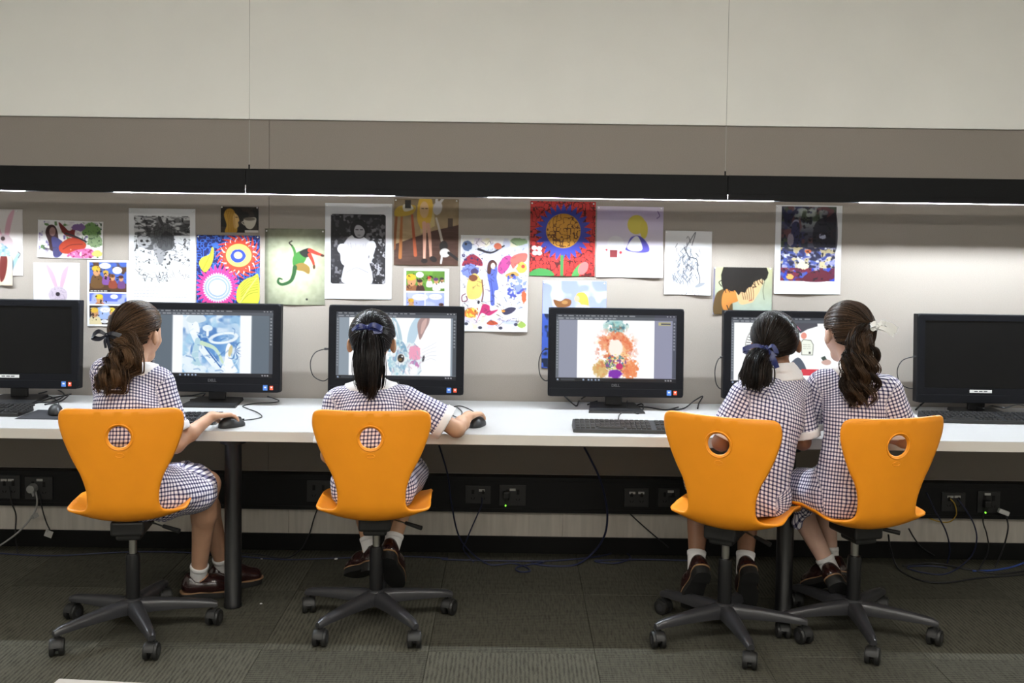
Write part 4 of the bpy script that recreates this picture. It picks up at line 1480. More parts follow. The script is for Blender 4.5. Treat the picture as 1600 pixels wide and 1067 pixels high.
pad = empty('mouse_mat', (-1.81, -0.49, DZ))
tag(pad, 'thin dark mouse mat beside the far left computer', 'mouse mat')
bm = bmesh.new()
bm_box(bm, (-1.81, -0.485, DZ + 0.0015), (0.205, 0.19, 0.003), 0.001, 1)
put('cloth_top', from_bm('cloth_top', bm), mat('mat_cloth', (0.012, 0.012, 0.016, 1), .9), pad, False)
bm = bmesh.new()
bm_box(bm, (-1.81, -0.485, DZ + 0.0005), (0.209, 0.194, 0.001), 0.0, 1)
put('rubber_base', from_bm('rubber_base', bm), M_TYRE, pad, False)
m0 = mouse(-1.803, -0.475, 0.5, 'black mouse resting on the dark mouse mat')
m0.location.z += 0.003
MOUSE1 = (-1.050, -0.672)
MOUSE2 = (-0.126, -0.590)
mouse(*MOUSE1, -0.75, 'black mouse under the hand of the leftmost girl')
mouse(*MOUSE2, -0.35, 'black mouse under the hand of the girl at the rabbit screen')
# ================================================================== chairs
def arc_sample(pts, per=24):
    P = catmull(pts, per)
    d = np.concatenate([[0], np.cumsum(np.linalg.norm(np.diff(P, axis=0), axis=1))])
    return P, d


SPINE, SPL = arc_sample([(-0.250, 0.835), (-0.248, 0.815), (-0.238, 0.72), (-0.222, 0.62), (-0.207, 0.53), (-0.190, 0.465), (-0.155, 0.425), (-0.09, 0.411), (0.0, 0.412), (0.10, 0.422), (0.165, 0.424), (0.198, 0.405), (0.210, 0.390)])
SPL = SPL - SPL[24]
SPE = float(SPL[-25])


def spine(t):
    y = np.interp(t, SPL, SPINE[:, 0])
    z = np.interp(t, SPL, SPINE[:, 1])
    e = 0.006
    dy = np.interp(t + e, SPL, SPINE[:, 0]) - np.interp(t - e, SPL, SPINE[:, 0])
    dz = np.interp(t + e, SPL, SPINE[:, 1]) - np.interp(t - e, SPL, SPINE[:, 1])
    l = np.hypot(dy, dz) + 1e-9
    return y, z, -dz / l, dy / l      # centre line and the normal towards the sitter


def shell_mesh():
    half = [(0.0, 0.0), (0.0, 0.10), (0.001, 0.165), (0.006, 0.190), (0.020, 0.2035), (0.05, 0.207), (0.085, 0.200), (0.13, 0.184), (0.18, 0.160), (0.226, 0.134), (0.276, 0.1175), (0.315, 0.1135), (0.343, 0.1165),
            (0.362, 0.127), (0.372, 0.146), (0.378, 0.168), (0.387, 0.188), (0.405, 0.202), (0.45, 0.209), (0.55, 0.210), (0.64, 0.206), (0.71, 0.198), (0.75, 0.184), (SPE - 0.012, 0.155), (SPE - 0.001, 0.10), (SPE, 0.0)]
    h = catmull(half, 6)
    right = [(s, t) for t, s in h]
    left = [(-s, t) for t, s in h[::-1][1:-1]]
    outl = right + left
    HC, HR = 0.090, 0.0415
    hole = [(HR * math.cos(a), HC + HR * math.sin(a)) for a in np.arange(48) * 2 * PI / 48]
    pts = [Vector(p) for p in outl] + [Vector(p) for p in hole]
    no, nh = len(outl), len(hole)
    edges = [(i, (i + 1) % no) for i in range(no)] + [(no + i, no + (i + 1) % nh) for i in range(nh)]
    O = np.array(outl)
    for i, s in enumerate(np.arange(-0.21, 0.211, 0.0135)):
        for j, t in enumerate(np.arange(0.006, SPE, 0.0125)):
            ss = s + (0.006 if j % 2 else 0)
            q = np.array((ss, t))
            if np.min(np.linalg.norm(O - q, axis=1)) < 0.008 or abs(math.hypot(ss, t - HC)) < HR + 0.006:
                continue
            pts.append(Vector((ss, t)))
    vo, eo, fo, _, _, _ = delaunay_2d_cdt(pts, edges, [], 0, 1e-6)
    # keep triangles inside the outline and outside the hole
    A = np.array([(v.x, v.y) for v in vo])
    T = np.array([f for f in fo if len(f) == 3])
    C = A[T].mean(1)
    ins = np.zeros(len(C), bool)
    for i in range(no):
        (x1, y1), (x2, y2) = O[i], O[(i + 1) % no]
        cnd = (y1 > C[:, 1]) != (y2 > C[:, 1])
        xi = (x2 - x1) * (C[:, 1] - y1) / (y2 - y1 + 1e-15) + x1
        ins ^= cnd & (C[:, 0] < xi)
    ins &= np.hypot(C[:, 0], C[:, 1] - HC) > HR * 0.995
    T = T[ins]
    used = np.unique(T)
    mp = -np.ones(len(A), int)
    mp[used] = np.arange(len(used))
    A, T = A[used], mp[T]
    s, t = A[:, 0], A[:, 1]
    ar = (A[T[:, 1], 0] - A[T[:, 0], 0]) * (A[T[:, 2], 1] - A[T[:, 0], 1]) - (A[T[:, 2], 0] - A[T[:, 0], 0]) * (A[T[:, 1], 1] - A[T[:, 0], 1])
    T[ar < 0] = T[ar < 0][:, ::-1]

    def surf(s, t, off):
        y, z, ny, nz = spine(t)
        k = np.interp(t, [0, .15, .30, .36, .41, .50, .60, .70, .80], [.030, .036, .034, .026, .038, .052, .050, .028, .006])
        bend = k * (np.abs(s) / 0.2) ** 2.0
        b = bend + off
        return np.stack([s * (1 - 0.25 * (bend / 0.2)), y + ny * b, z + nz * b], -1)
    TH = 0.0055
    Va, Vb = surf(s, t, TH), surf(s, t, -TH)
    # boundary edges -> rounded rim
    from collections import Counter
    cnt = Counter()
    for a, b, c in T:
        for e in ((a, b), (b, c), (c, a)):
            cnt[e] += 1
    bnd = [e for e in cnt if (e[1], e[0]) not in cnt]
    nA = len(A)
    nxt = {}
    out = {}
    for a, b in bnd:
        d = A[b] - A[a]
        nrm = np.array((d[1], -d[0])) / (np.linalg.norm(d) + 1e-12)
        for q in (a, b):
            out[q] = out.get(q, np.zeros(2)) + nrm
    ids = sorted(out)
    mid = {}
    rim = []
    for q in ids:
        nrm = out[q] / (np.linalg.norm(out[q]) + 1e-12)
        p = A[q] + nrm * TH * 0.95
        mid[q] = 2 * nA + len(rim)
        rim.append(surf(p[0:1], p[1:2], 0.0)[0])
    V = np.concatenate([Va, Vb, np.array(rim)])
    F = [tuple(f) for f in T] + [tuple(f[::-1] + nA) for f in T]
    for a, b in bnd:
        F.append((b, a, mid[a], mid[b]))
        F.append((mid[b], mid[a], a + nA, b + nA))
    me = pmesh('shell', V, [tuple(int(i) for i in f) for f in F])
    bm = bmesh.new()
    bm.from_mesh(me)
    bmesh.ops.recalc_face_normals(bm, faces=bm.faces[:])
    bm.to_mesh(me)
    bm.free()
    # moulded collar around the grip hole, on the rear face
    ring = []
    for a in np.arange(49) * 2 * PI / 48:
        ring.append(surf(np.array([(HR + .003) * math.cos(a)]), np.array([HC + (HR + .003) * math.sin(a)]), -TH)[0])
    V2, F2 = tube_arrays(np.array(ring), 0.0026, 8, False)
    dent = []
    for a in np.arange(25) * 2 * PI / 24:
        dent.append(surf(np.array([.014 * math.cos(a)]), np.array([.153 + .007 * math.sin(a)]), -TH)[0])
    V3, F3 = tube_arrays(np.array(dent), 0.0014, 6, False)
    return me, pmesh('grip_hole_rim', V2, F2), pmesh('moulded_mark', V3, F3)


SHELL, RIM, MARK = shell_mesh()
for me in (SHELL, RIM, MARK):
    me.materials.append(M_ORANGE)
    me.polygons.foreach_set('use_smooth', [True] * len(me.polygons))


def arm_mesh(R):
    """one tapering, slightly drooping spoke of the star base along +x"""
    V, F = [], []
    N = 12
    for i in range(N + 1):
        u = i / N
        x = 0.022 + (R - 0.010) * u
        zt = 0.118 - 0.028 * u ** 1.5 - (0.004 if u > .95 else 0)
        hw = 0.026 - 0.011 * u
        th = 0.046 - 0.026 * u
        sec = [(-hw, -th), (-hw, -0.012), (-hw * .78, -0.002), (-hw * .3, 0.0015), (hw * .3, 0.0015), (hw * .78, -0.002), (hw, -0.012), (hw, -th)]
        if i == N:
            sec = [(a * .72, b * .8 - .002) for a, b in sec]
        for a, b in sec:
            V.append((x, a, zt + b))
    for i in range(N):
        for k in range(8):
            k2 = (k + 1) % 8
            F.append((i * 8 + k, i * 8 + k2, (i + 1) * 8 + k2, (i + 1) * 8 + k))
    F.append(tuple(range(7, -1, -1)))
    F.append(tuple(range(N * 8, N * 8 + 8)))
    me = pmesh('base_arm', V, F)
    bm = bmesh.new()
    bm.from_mesh(me)
    bmesh.ops.recalc_face_normals(bm, faces=bm.faces[:])
    bm.to_mesh(me)
    bm.free()
    me.polygons.foreach_set('use_smooth', [True] * len(me.polygons))
    sharp_edges(me, 0.9)
    me.materials.append(M_STAR)
    return me


CR = 0.275
ARM = arm_mesh(CR)


def castor_meshes():
    bm = bmesh.new()
    for s in (-1, 1):
        bm_cyl(bm, (0, s * 0.006, 0.029), (0, s * 0.024, 0.029), 0.029, None, 28)
    es = [e for e in bm.edges if len(e.link_faces) == 2 and e.calc_face_angle(0) > 1.0]
    bmesh.ops.bevel(bm, geom=es, offset=0.005, segments=2, affect='EDGES', profile=.5)
    wheel = from_bm('wheel_pair', bm)
    wheel.materials.append(M_TYRE)
    bm = bmesh.new()
    V = []
    n = 14
    for s in (-0.0135, 0.0135):
        for k in range(n + 1):
            a = -0.25 + k * (PI + 0.1) / n
            V.append(bm.verts.new((0.0315 * math.cos(a), s, 0.030 + 0.0315 * math.sin(a))))
    m = n + 1
    for k in range(n):
        bm.faces.new((V[k], V[k + 1], V[m + k + 1], V[m + k]))
    bm.faces.new(V[:m])
    bm.faces.new(V[m:][::-1])
    bm_cyl(bm, (0.0, 0, 0.058), (0.0, 0, 0.082), 0.009, None, 12)
    hood = from_bm('castor_hood', bm)
    hood.materials.append(M_TYRE)
    bm = bmesh.new()
    bm_cyl(bm, (0, -0.0246, 0.029), (0, 0.0246, 0.029), 0.014, None, 20)
    hub = from_bm('hub_cap', bm)
    hub.materials.append(M_STAR)
    for me in (wheel, hood, hub):
        me.polygons.foreach_set('use_smooth', [True] * len(me.polygons))
        sharp_edges(me)
    return wheel, hood, hub


WHEEL, HOOD, HUB = castor_meshes()


def share(name, me, parent, loc=(0, 0, 0), rz=0.0):
    o = bpy.data.objects.new(name, me)
    COL.objects.link(o)
    o.parent = parent
    o.location = loc
    o.rotation_euler = (0, 0, rz)
    return o


def chair(x, y, yaw, base_deg, label, castor_yaw, lever=1, dz=0.0, off=(0.0, 0.0)):
    """yaw: which way the sitter faces (0 = the wall); base_deg: angle of one spoke"""
    r = empty('swivel_chair', (x, y, 0))
    tag(r, label, 'chair', 'orange swivel chairs at the desk')
    sh = share('seat_shell', SHELL, r, (off[0], off[1], dz), -yaw)
    share('grip_hole_rim', RIM, sh)
    share('moulded_mark', MARK, sh)
    a = -yaw
    c_, s_ = math.cos(a), math.sin(a)

    def rot(p):
        return (p[0] * c_ - p[1] * s_, p[0] * s_ + p[1] * c_, p[2])
    bm = bmesh.new()
    bm_box(bm, (0, 0.0, 0.382 + dz), (0.115, 0.17, 0.052), 0.010, 3)
    bm_box(bm, (0, -0.02, 0.352 + dz), (0.085, 0.10, 0.030), 0.008, 2)
    me = from_bm('tilt_mechanism', bm)
    me.transform(Matrix.Rotation(a, 4, 'Z'))
    put('tilt_mechanism', me, M_TYRE, r, False, True)
    cyl('gas_piston', (0, 0, 0.26), (0, 0, 0.36 + dz), 0.0135, M_CHROME, r, n=20, local=True)
    lathe('column', [(0.0245, 0.085), (0.0245, 0.268), (0.022, 0.280), (0.016, 0.282)], M_LEG, r, 24, local=True)
    lathe('base_hub', [(0.026, 0.066), (0.034, 0.072), (0.036, 0.108), (0.032, 0.120), (0.026, 0.123)], M_STAR, r, 24, local=True)
    p0, p1, p2, p3 = rot((0.05, 0.02, 0.378 + dz)), rot((0.105, -0.005, 0.368 + dz)), rot((0.118, -0.01, 0.364 + dz)), rot((0.165, -0.03, 0.356 + dz))
    if lever:
        lv = cyl('height_lever', p0, p2, 0.003, M_CHROME, r, n=8, local=True)
        cyl('lever_grip', p1, p3, 0.0065, M_TYRE, lv, 0.0085, 12, local=True)
    for k in range(5):
        ang = math.radians(base_deg + 72 * k)
        arm = share('base_arm', ARM, r, (0, 0, 0), ang)
        cx, cy = CR * math.cos(ang), CR * math.sin(ang)
        ca = castor_yaw[k]
        co = share('castor', HOOD, r, (cx, cy, 0), ca)
        share('wheel_pair', WHEEL, co)
        share('hub_cap', HUB, co)
    return r


chair(-1.323, -0.945, math.radians(-7), -129.8, 'orange swivel chair of the leftmost girl by the desk leg', (1.9, 1.6, 1.4, 2.2, 1.2), dz=.008, off=(0.0, 0.04))
chair(-0.48, -0.828, math.radians(-2), -126.0, 'orange swivel chair facing the rabbit screen', (1.5, 1.65, 1.2, 2.0, 1.8))
chair(0.773, -0.913, math.radians(28), -155.8, 'orange swivel chair turned right, left one of the sharing pair', (1.7, 1.3, 1.9, 1.1, 2.3), dz=.008, off=(0.035, 0.0))
chair(1.250, -0.860, math.radians(-16), -95.0, 'orange swivel chair turned left, rightmost of the four', (1.1, 0.9, 1.2, 1.8, 1.5), dz=.004, off=(-0.01, 0.0))
# ================================================================== people
def V3(*a):
    return np.array(a, float)


def nrm(v):
    v = np.asarray(v, float)
    return v / (np.linalg.norm(v) + 1e-12)


class RC:
    """tapering rounded limb, optionally flattened along one direction"""
    def __init__(s, a, b, r1, r2, k=0.02, flat=None, fk=1.0):
        s.a, s.b, s.r1, s.r2, s.k = np.asarray(a, float), np.asarray(b, float), r1, r2, k
        s.flat, s.fk = (None if flat is None else nrm(flat)), fk

    def box(s):
        r = max(s.r1, s.r2)
        return np.minimum(s.a, s.b) - r, np.maximum(s.a, s.b) + r

    def d(s, P):
        ba = s.b - s.a
        q = P - s.a
        t = np.clip(q @ ba / (ba @ ba + 1e-12), 0, 1)
        res = q - t[..., None] * ba
        if s.flat is not None:
            w_ = res @ s.flat
            res = res + ((1 / s.fk - 1) * w_)[..., None] * s.flat
        return np.sqrt((res * res).sum(-1)) - (s.r1 + (s.r2 - s.r1) * t)


class EL:
    def __init__(s, c, r, R=None, k=0.02):
        s.c, s.r, s.R, s.k = np.asarray(c, float), np.asarray(r, float), (np.eye(3) if R is None else np.asarray(R)), k

    def box(s):
        m = s.r.max()
        return s.c - m, s.c + m

    def d(s, P):
        q = (P - s.c) @ s.R          # columns of R are the axes
        n0 = np.sqrt(((q / s.r) ** 2).sum(-1))
        n1 = np.sqrt(((q / s.r ** 2) ** 2).sum(-1)) + 1e-9
        return n0 * (n0 - 1) / n1


class Field:
    def __init__(s, lo, hi, h, far=0.08):
        s.lo, s.h = np.asarray(lo, float), h
        n = np.ceil((np.asarray(hi) - s.lo) / h).astype(int) + 1
        s.n = n
        s.F = np.full(tuple(n), far, np.float32)
        s.far = far

    def block(s, lo, hi):
        i0 = np.clip(np.floor((lo - s.lo) / s.h).astype(int), 0, s.n - 1)
        i1 = np.clip(np.ceil((hi - s.lo) / s.h).astype(int) + 1, 1, s.n)
        sl = tuple(slice(a, b) for a, b in zip(i0, i1))
        ax = [s.lo[d] + s.h * np.arange(i0[d], i1[d]) for d in range(3)]
        P = np.stack(np.meshgrid(*ax, indexing='ij'), -1)
        return sl, P

    def add(s, pr):
        lo, hi = pr.box()
        pad = s.far * 0.75
        sl, P = s.block(lo - pad, hi + pad)
        if P.size == 0:
            return
        d = pr.d(P)
        F = s.F[sl]
        k = pr.k
        h_ = np.clip(0.5 + 0.5 * (F - d) / k, 0, 1)
        s.F[sl] = d * h_ + F * (1 - h_) - k * h_ * (1 - h_)

    def pts(s):
        ax = [s.lo[d] + s.h * np.arange(s.n[d]) for d in range(3)]
        return np.stack(np.meshgrid(*ax, indexing='ij'), -1)


def surface_net(F, lo, h):
    S = F < 0
    nx, ny, nz = F.shape
    cs = np.zeros((nx - 1, ny - 1, nz - 1), np.int8)
    off = [(i, j, k) for i in (0, 1) for j in (0, 1) for k in (0, 1)]
    for i, j, k in off:
        cs += S[i:nx - 1 + i, j:ny - 1 + j, k:nz - 1 + k]
    mix = (cs > 0) & (cs < 8)
    idx = np.full(mix.shape, -1, np.int64)
    c = np.argwhere(mix)
    idx[mix] = np.arange(len(c))
    vals = np.stack([F[c[:, 0] + i, c[:, 1] + j, c[:, 2] + k] for i, j, k in off], 1)
    pos = np.zeros((len(c), 3))
    cnt = np.zeros(len(c))
    O = np.array(off, float)
    for a in range(8):
        for b in range(a + 1, 8):
            if np.abs(O[a] - O[b]).sum() != 1:
                continue
            va, vb = vals[:, a], vals[:, b]
            m = (va < 0) != (vb < 0)
            t = va / np.where(m, va - vb, 1)
            pos[m] += O[a] + t[m, None] * (O[b] - O[a])
            cnt[m] += 1
    V = np.asarray(lo) + (c + pos / cnt[:, None]) * h
    faces = []
    for ax in range(3):
        d = [0, 0, 0]
        d[ax] = 1
        A = S[tuple(slice(0, n - dd) for n, dd in zip(S.shape, d))]
        B = S[tuple(slice(dd, n) for n, dd in zip(S.shape, d))]
        e = np.argwhere(A != B)
        o1, o2 = [x for x in range(3) if x != ax]
        e = e[(e[:, o1] > 0) & (e[:, o2] > 0) & (e[:, o1] < S.shape[o1] - 1) & (e[:, o2] < S.shape[o2] - 1)]
        def cell(u, v):
            q = e.copy()
            q[:, o1] -= u
            q[:, o2] -= v
            return idx[q[:, 0], q[:, 1], q[:, 2]]
        quad = np.stack([cell(1, 1), cell(0, 1), cell(0, 0), cell(1, 0)], 1)
        flip = A[e[:, 0], e[:, 1], e[:, 2]]
        if ax == 1:
            flip = ~flip
        quad[~flip] = quad[~flip][:, ::-1]
        faces.append(quad)
    Fc = np.concatenate(faces)
    Fc = Fc[(Fc >= 0).all(1)]
    return V, Fc


def relax(V, F, it=2, lam=0.5):
    e = np.concatenate([F[:, [0, 1]], F[:, [1, 2]], F[:, [2, 3]], F[:, [3, 0]]])
    for _ in range(it):
        acc = np.zeros_like(V)
        cnt = np.zeros(len(V))
        for a, b in ((0, 1), (1, 0)):
            for d in range(3):
                acc[:, d] += np.bincount(e[:, a], V[e[:, b], d], len(V))
            cnt += np.bincount(e[:, a], minlength=len(V))
        V = V + lam * (acc / np.maximum(cnt, 1)[:, None] - V)
    return V


def sdf_object(name, fld, m, parent, it=1, F=None):
    V, Fc = surface_net(fld.F if F is None else F, fld.lo, fld.h)
    V = relax(V, Fc, it)
    return put(name, pmesh(name, V, Fc), m, parent)


def frame_of(yaw, pitch=0.0, roll=0.0):
    """columns: right, forward, up; yaw>0 turns to the right, pitch>0 bows, roll>0 tips to the right"""
    R = Matrix.Rotation(-yaw, 3, 'Z') @ Matrix.Rotation(-pitch, 3, 'X') @ Matrix.Rotation(roll, 3, 'Y')
    return np.array(R)


def hand_prims(W, d, n, side, curl=0.55, S=1.0):
    """palm, four unequal fingers and a thumb; W wrist, d towards the fingers, n back of the hand, side +1 for a right hand"""
    d = nrm(d)
    n = nrm(n - (n @ d) * d)
    l = np.cross(d, n) * side        # towards the little finger for a right hand palm down
    out = []
    kn = W + d * 0.066 * S
    for q, o in ((-0.026, 0.0), (-0.009, 0.003), (0.009, 0.001), (0.025, -0.004)):
        out.append(RC(W + l * q * .55, kn + l * q + d * o, 0.0125 * S, 0.0098 * S, 0.012, n, 0.85))
    ln = [0.052, 0.058, 0.054, 0.043]
    rr = [0.0072, 0.0074, 0.0070, 0.0062]
    for i, q in enumerate((-0.026, -0.009, 0.009, 0.025)):
        p = kn + l * q + d * (0, .003, .001, -.004)[i]
        a = 0.25 + 0.1 * i * 0.3
        sp = (q / 0.024) * 0.16
        fr = [0.45, 0.31, 0.24]
        for j in range(3):
            dirv = nrm(d * math.cos(a) - n * math.sin(a) + l * sp)
            q2 = p + dirv * ln[i] * fr[j] * S
            out.append(RC(p, q2, rr[i] * (1 - .08 * j), rr[i] * (0.93 - .09 * j), 0.0035))
            p = q2
            a += curl * (0.75 if j == 0 else 0.6)
    p = W + d * 0.018 - l * 0.018 - n * 0.003
    for j, L in enumerate((0.034, 0.026, 0.020)):
        dirv = nrm(d * (0.75 + .12 * j) - l * (0.62 - .25 * j) - n * (0.28 + .05 * j))
        q2 = p + dirv * L * S
        out.append(RC(p, q2, 0.0105 - .0012 * j, 0.0092 - .0014 * j, 0.006 if j else 0.012))
        p = q2
    return out


def shoe(parent, A, toe, up, side):
    """leather school shoe: A the ankle centre, toe direction, up the shin direction"""
    t = nrm(toe)
    u = nrm(np.asarray(up, float) - (np.asarray(up, float) @ t) * t)
    x = np.cross(t, u)
    R = np.stack([x, t, u], 1)
    base = A - u * 0.078

    def w_(p):
        return base + R @ np.asarray(p, float)
    fld = Field(base - 0.22, base + 0.22, 0.0042, 0.04)
    o = 0.004 * side
    prims = [RC(w_((0, -0.030, .045)), w_((0, -0.026, .070)), .033, .029, .012, x, .92), RC(w_((0, -0.02, .042)), w_((o, .06, .046)), .034, .036, .02, x, 1.0),
             RC(w_((o, .05, .045)), w_((2 * o, .118, .032)), .037, .031, .02, x, 1.08)]
    for p in prims:
        fld.add(p)
    L = (fld.pts() - base) @ R
    F = np.maximum(fld.F, 0.022 - L[..., 2])
    F = np.maximum(F, -(np.sqrt(L[..., 0] ** 2 + ((L[..., 1] + .004) * .72) ** 2) - .026 + 60 * np.maximum(0, .058 - L[..., 2])))   # the opening
    V, Fc = surface_net(F.astype(np.float32), fld.lo, fld.h)
    up_o = put('shoe', pmesh('shoe', relax(V, Fc, 1), Fc), M_SHOE, parent)
    ol = catmull([(0, -.066), (.026, -.056), (.033, -.026), (.030, .01), (.037 + o, .06), (.038 + o, .10), (.026 + 2 * o, .14), (2 * o, .152), (-.026 + 2 * o, .14), (-.038 + o, .10), (-.036 + o, .06), (-.030, .01), (-.033, -.026), (-.026, -.056)], 4, True)

    def slab(name, z0, z1, k, m):
        n_ = len(ol)
        V = [w_((a * k, (b - .04) * k + .04, z0)) for a, b in ol] + [w_((a * k, (b - .04) * k + .04, z1)) for a, b in ol]
        F_ = [(i, (i + 1) % n_, n_ + (i + 1) % n_, n_ + i) for i in range(n_)] + [tuple(range(n_ - 1, -1, -1)), tuple(range(n_, 2 * n_))]
        ob = put(name, pmesh(name, V, F_), m, up_o)
        sharp_edges(ob.data)
        return ob
    slab('sole', 0.0, 0.021, 1.0, M_SOLE)
    slab('welt', 0.021, 0.0255, 1.035, M_WELT)
    n_ = len(ol)
    hb = [(a, b) for a, b in ol if b < -.005]
    hb.sort(key=lambda q: math.atan2(q[1] + .03, q[0]))
    V = [w_((a, b, -.012)) for a, b in hb] + [w_((a, b, .002)) for a, b in hb]
    m_ = len(hb)
    put('heel', pmesh('heel', V, [(i, (i + 1) % m_, m_ + (i + 1) % m_, m_ + i) for i in range(m_)] + [tuple(range(m_ - 1, -1, -1)), tuple(range(m_, 2 * m_))]), M_SOLE, up_o, smooth=False)
    for k in range(3):
        y = .028 + k * .017
        V_, F_ = tube_arrays(catmull([w_((-.020 + o, y, .068 - .006 * k)), w_((o, y + .002, .082 - .010 * k)), w_((.020 + o, y, .068 - .006 * k))], 5), .0022, 6)
        put('lace', pmesh('lace', V_, F_), M_SHOE, up_o)
    return up_o


def strand_mesh(name, paths, radii, shades, sides=4):
    """many hair strands of equal point count in one mesh: paths (N,n,3)"""
    P = np.asarray(paths)
    N, n, _ = P.shape
    tg = np.gradient(P, axis=1)
    tg /= np.linalg.norm(tg, axis=2)[..., None] + 1e-12
    ref = np.broadcast_to(V3(.37, .81, .45), tg.shape)
    u = np.cross(tg, ref)
    u /= np.linalg.norm(u, axis=2)[..., None] + 1e-9
    v = np.cross(tg, u)
    a = np.arange(sides) * 2 * PI / sides
    r = np.asarray(radii)[..., None, None]
    V = P[:, :, None] + r * (np.cos(a)[None, None, :, None] * u[:, :, None] + np.sin(a)[None, None, :, None] * v[:, :, None])
    V = V.reshape(-1, 3)
    s0 = np.arange(N)[:, None, None] * n * sides
    i = np.arange(n - 1)[None, :, None] * sides
    j = np.arange(sides)[None, None]
    j2 = (j + 1) % sides
    F = np.stack([s0 + i + j, s0 + i + j2, s0 + i + sides + j2, s0 + i + sides + j], -1).reshape(-1, 4)
    me = pmesh(name, V, F)
    sh = np.repeat(np.asarray(shades, np.float32), n * sides)
    me.attributes.new('shade', 'FLOAT', 'POINT').data.foreach_set('value', sh)
    return me


def ribbon_strip(name, pts, width, wdir, m, parent, th=0.0012, per=6):
    """a band of cloth along a path; width is spread along wdir"""
    P = catmull(pts, per)
    n = len(P)
    wd = np.broadcast_to(np.asarray(width, float), (len(pts),))
    ww = np.interp(np.linspace(0, len(pts) - 1, n), np.arange(len(pts)), wd)
    tg = nrm(np.ones(3))
    V = []
    for i in range(n):
        t = nrm(P[min(i + 1, n - 1)] - P[max(i - 1, 0)])
        d = np.asarray(wdir, float)
        d = nrm(d - (d @ t) * t)
        nn = np.cross(t, d)
        for sx, sn in ((-1, -1), (1, -1), (1, 1), (-1, 1)):
            V.append(P[i] + d * sx * ww[i] / 2 + nn * sn * th / 2)
    F = []
    for i in range(n - 1):
        for k in range(4):
            k2 = (k + 1) % 4
            F.append((i * 4 + k, i * 4 + k2, i * 4 + 4 + k2, i * 4 + 4 + k))
    F += [(3, 2, 1, 0), tuple(range(4 * n - 4, 4 * n))]
    o = put(name, pmesh(name, V, F), m, parent)
    sharp_edges(o.data, 1.0)
    return o


HAIR_R = V3(.0835, .1005, .0965)      # outer hair cap radii (right, forward, up)


